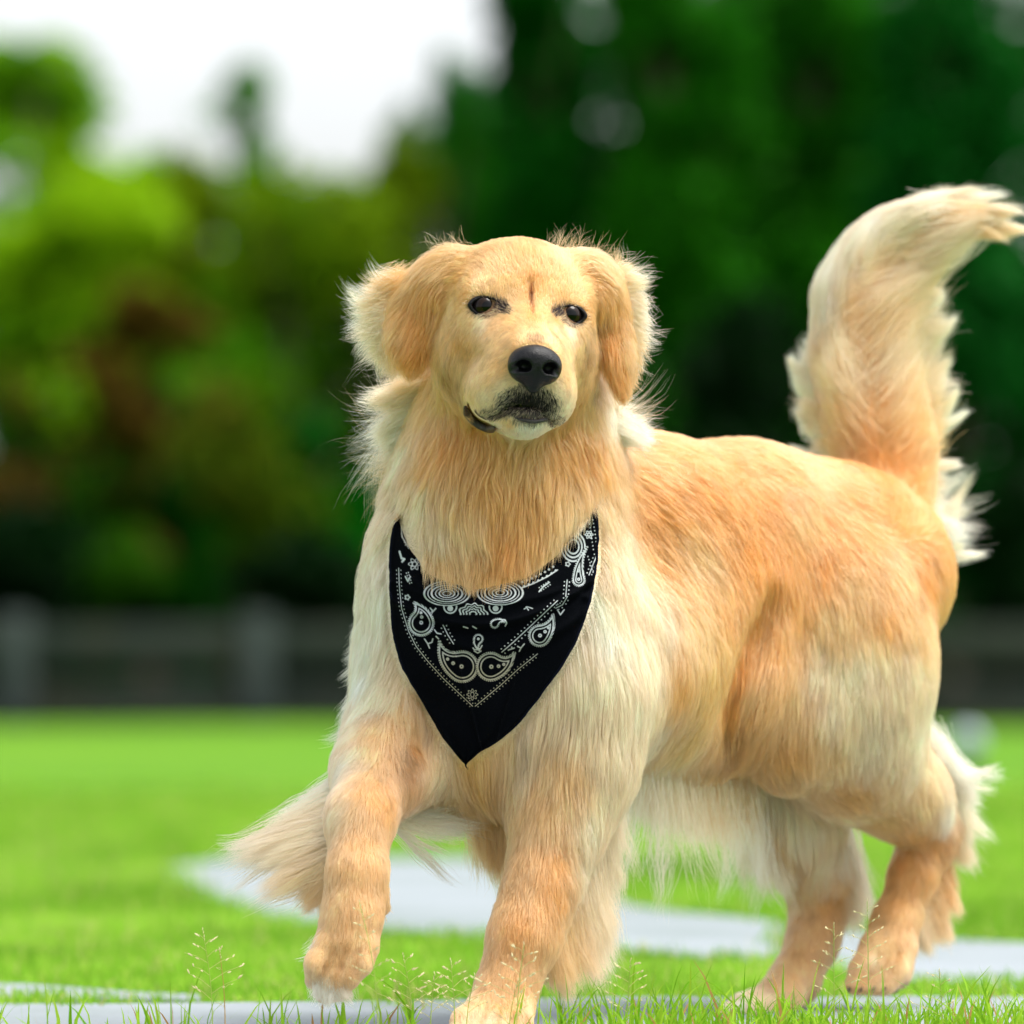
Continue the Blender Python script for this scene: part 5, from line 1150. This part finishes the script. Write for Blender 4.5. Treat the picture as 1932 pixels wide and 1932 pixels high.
paisley(824, 945, 25, 832, 1012, .4, False, .7); stroke([(846, 985), (832, 1010), (800, 1010), (792, 1000)], 3.4); ink(np.hypot(X_ - 824, Y_ - 945) - 6, 2)
for q in ([(500, 945), (520, 975), (545, 965), (550, 945)], [(520, 975), (530, 1000)], [(560, 890), (575, 910), (600, 915)], [(570, 930), (585, 945)], [(1060, 990), (1080, 1000), (1100, 975)], [(1080, 1000), (1070, 1020)], [(1010, 1010), (1040, 1000)],
          [(535, 760), (552, 780), (568, 762)], [(548, 772), (545, 790)], [(1300, 770), (1318, 800), (1340, 770)], [(800, 1018), (820, 1030), (840, 1018)], [(735, 872), (760, 880)], [(790, 870), (812, 882)]): stroke(q, 3.6)
flower(788, 1280, 33, 8, 2.6, False); ink(np.abs(np.hypot((X_ - 788) * 1.4, Y_ - 1280) - 15), 2.4)
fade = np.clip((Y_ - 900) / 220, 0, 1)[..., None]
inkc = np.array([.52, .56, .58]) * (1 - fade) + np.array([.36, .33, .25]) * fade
wear = (.86 + .14 * noise3(np.stack([X_, Y_, 0 * X_], -1).reshape(-1, 3), 9.0, 91).reshape(X_.shape))[..., None]
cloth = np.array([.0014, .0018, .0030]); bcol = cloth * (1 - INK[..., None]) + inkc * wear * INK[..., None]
i = np.arange(NV - 1)[:, None] * NU + np.arange(NU - 1)[None]; F = np.stack([i, i + NU, i + NU + 1, i + 1], -1).reshape(-1, 4)
M_CLOTH = mat_principled('cotton', (.01, .01, .02), .95, attr='col', spec=.04, sheen=.0, bump=(900, .25))
# frayed wavy edge
jag = .0006 * noise3(BP.reshape(-1, 3), .006, 95).reshape(BD.shape) * (edge < 6); BP[..., 0] += jag
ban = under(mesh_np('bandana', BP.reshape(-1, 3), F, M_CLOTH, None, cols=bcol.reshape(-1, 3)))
ban['label'] = 'black cotton neckerchief with white paisley print hanging in a point over the chest'
so = ban.modifiers.new('thickness', 'SOLIDIFY'); so.thickness = .0009; so.offset = -1
# rolled hem along both free edges
def hem(side):
    pts = BP[:, 0 if side < 0 else -1][::6] + np.array([side * -.0012, -.0006, 0]); return tube_arrays(pts + .0004 * np.stack([noise3(pts, .008, 96 + k) for k in range(3)], 1), .0016, 8)
V1, F1 = hem(-1); V2, F2 = hem(1)
under(mesh_np('hem', np.vstack([V1, V2]), np.vstack([F1, F2 + len(V1)]), M_CLOTH, None, cols=np.tile((.004, .005, .011), (len(V1) + len(V2), 1))), None).parent = ban
bpy.data.objects['hem'].matrix_parent_inverse = Matrix.Identity(4)
# the part that runs round the neck under the ruff, and the knot at the back
a0, a1 = BP[0, 0], BP[0, -1]
ring = resample([a0 + [0, .004, 0], a0 + [.022, .05, .005], P(830, 930, .18), P(900, 880, .27), P(1010, 880, .27), P(1070, 920, .17), a1 + [-.022, .05, .005], a1 + [0, .004, 0]], 40)
V, F = tube_arrays(ring, .008, 12)
under(mesh_np('neck_band', V, F, M_CLOTH, None, cols=np.tile((.004, .005, .011), (len(V), 1)))).parent = ban
bpy.data.objects['neck_band'].matrix_parent_inverse = Matrix.Identity(4)
# twist of loose threads at the point
tp = BP[-1, 0]
V, F = tube_arrays([tp + [0, 0, .004], tp + [-.0005, -.001, -.002], tp + [.001, -.001, -.004], tp + [.0022, -.001, -.0035], tp + [.0018, -.001, -.006]], [.0014, .0009, .0006, .0004, .0003], 6)
under(mesh_np('thread', V, F, M_CLOTH, None, cols=np.tile((.004, .005, .011), (len(V), 1)))).parent = ban
bpy.data.objects['thread'].matrix_parent_inverse = Matrix.Identity(4)


print('script seconds', round(time.time() - T0, 1))
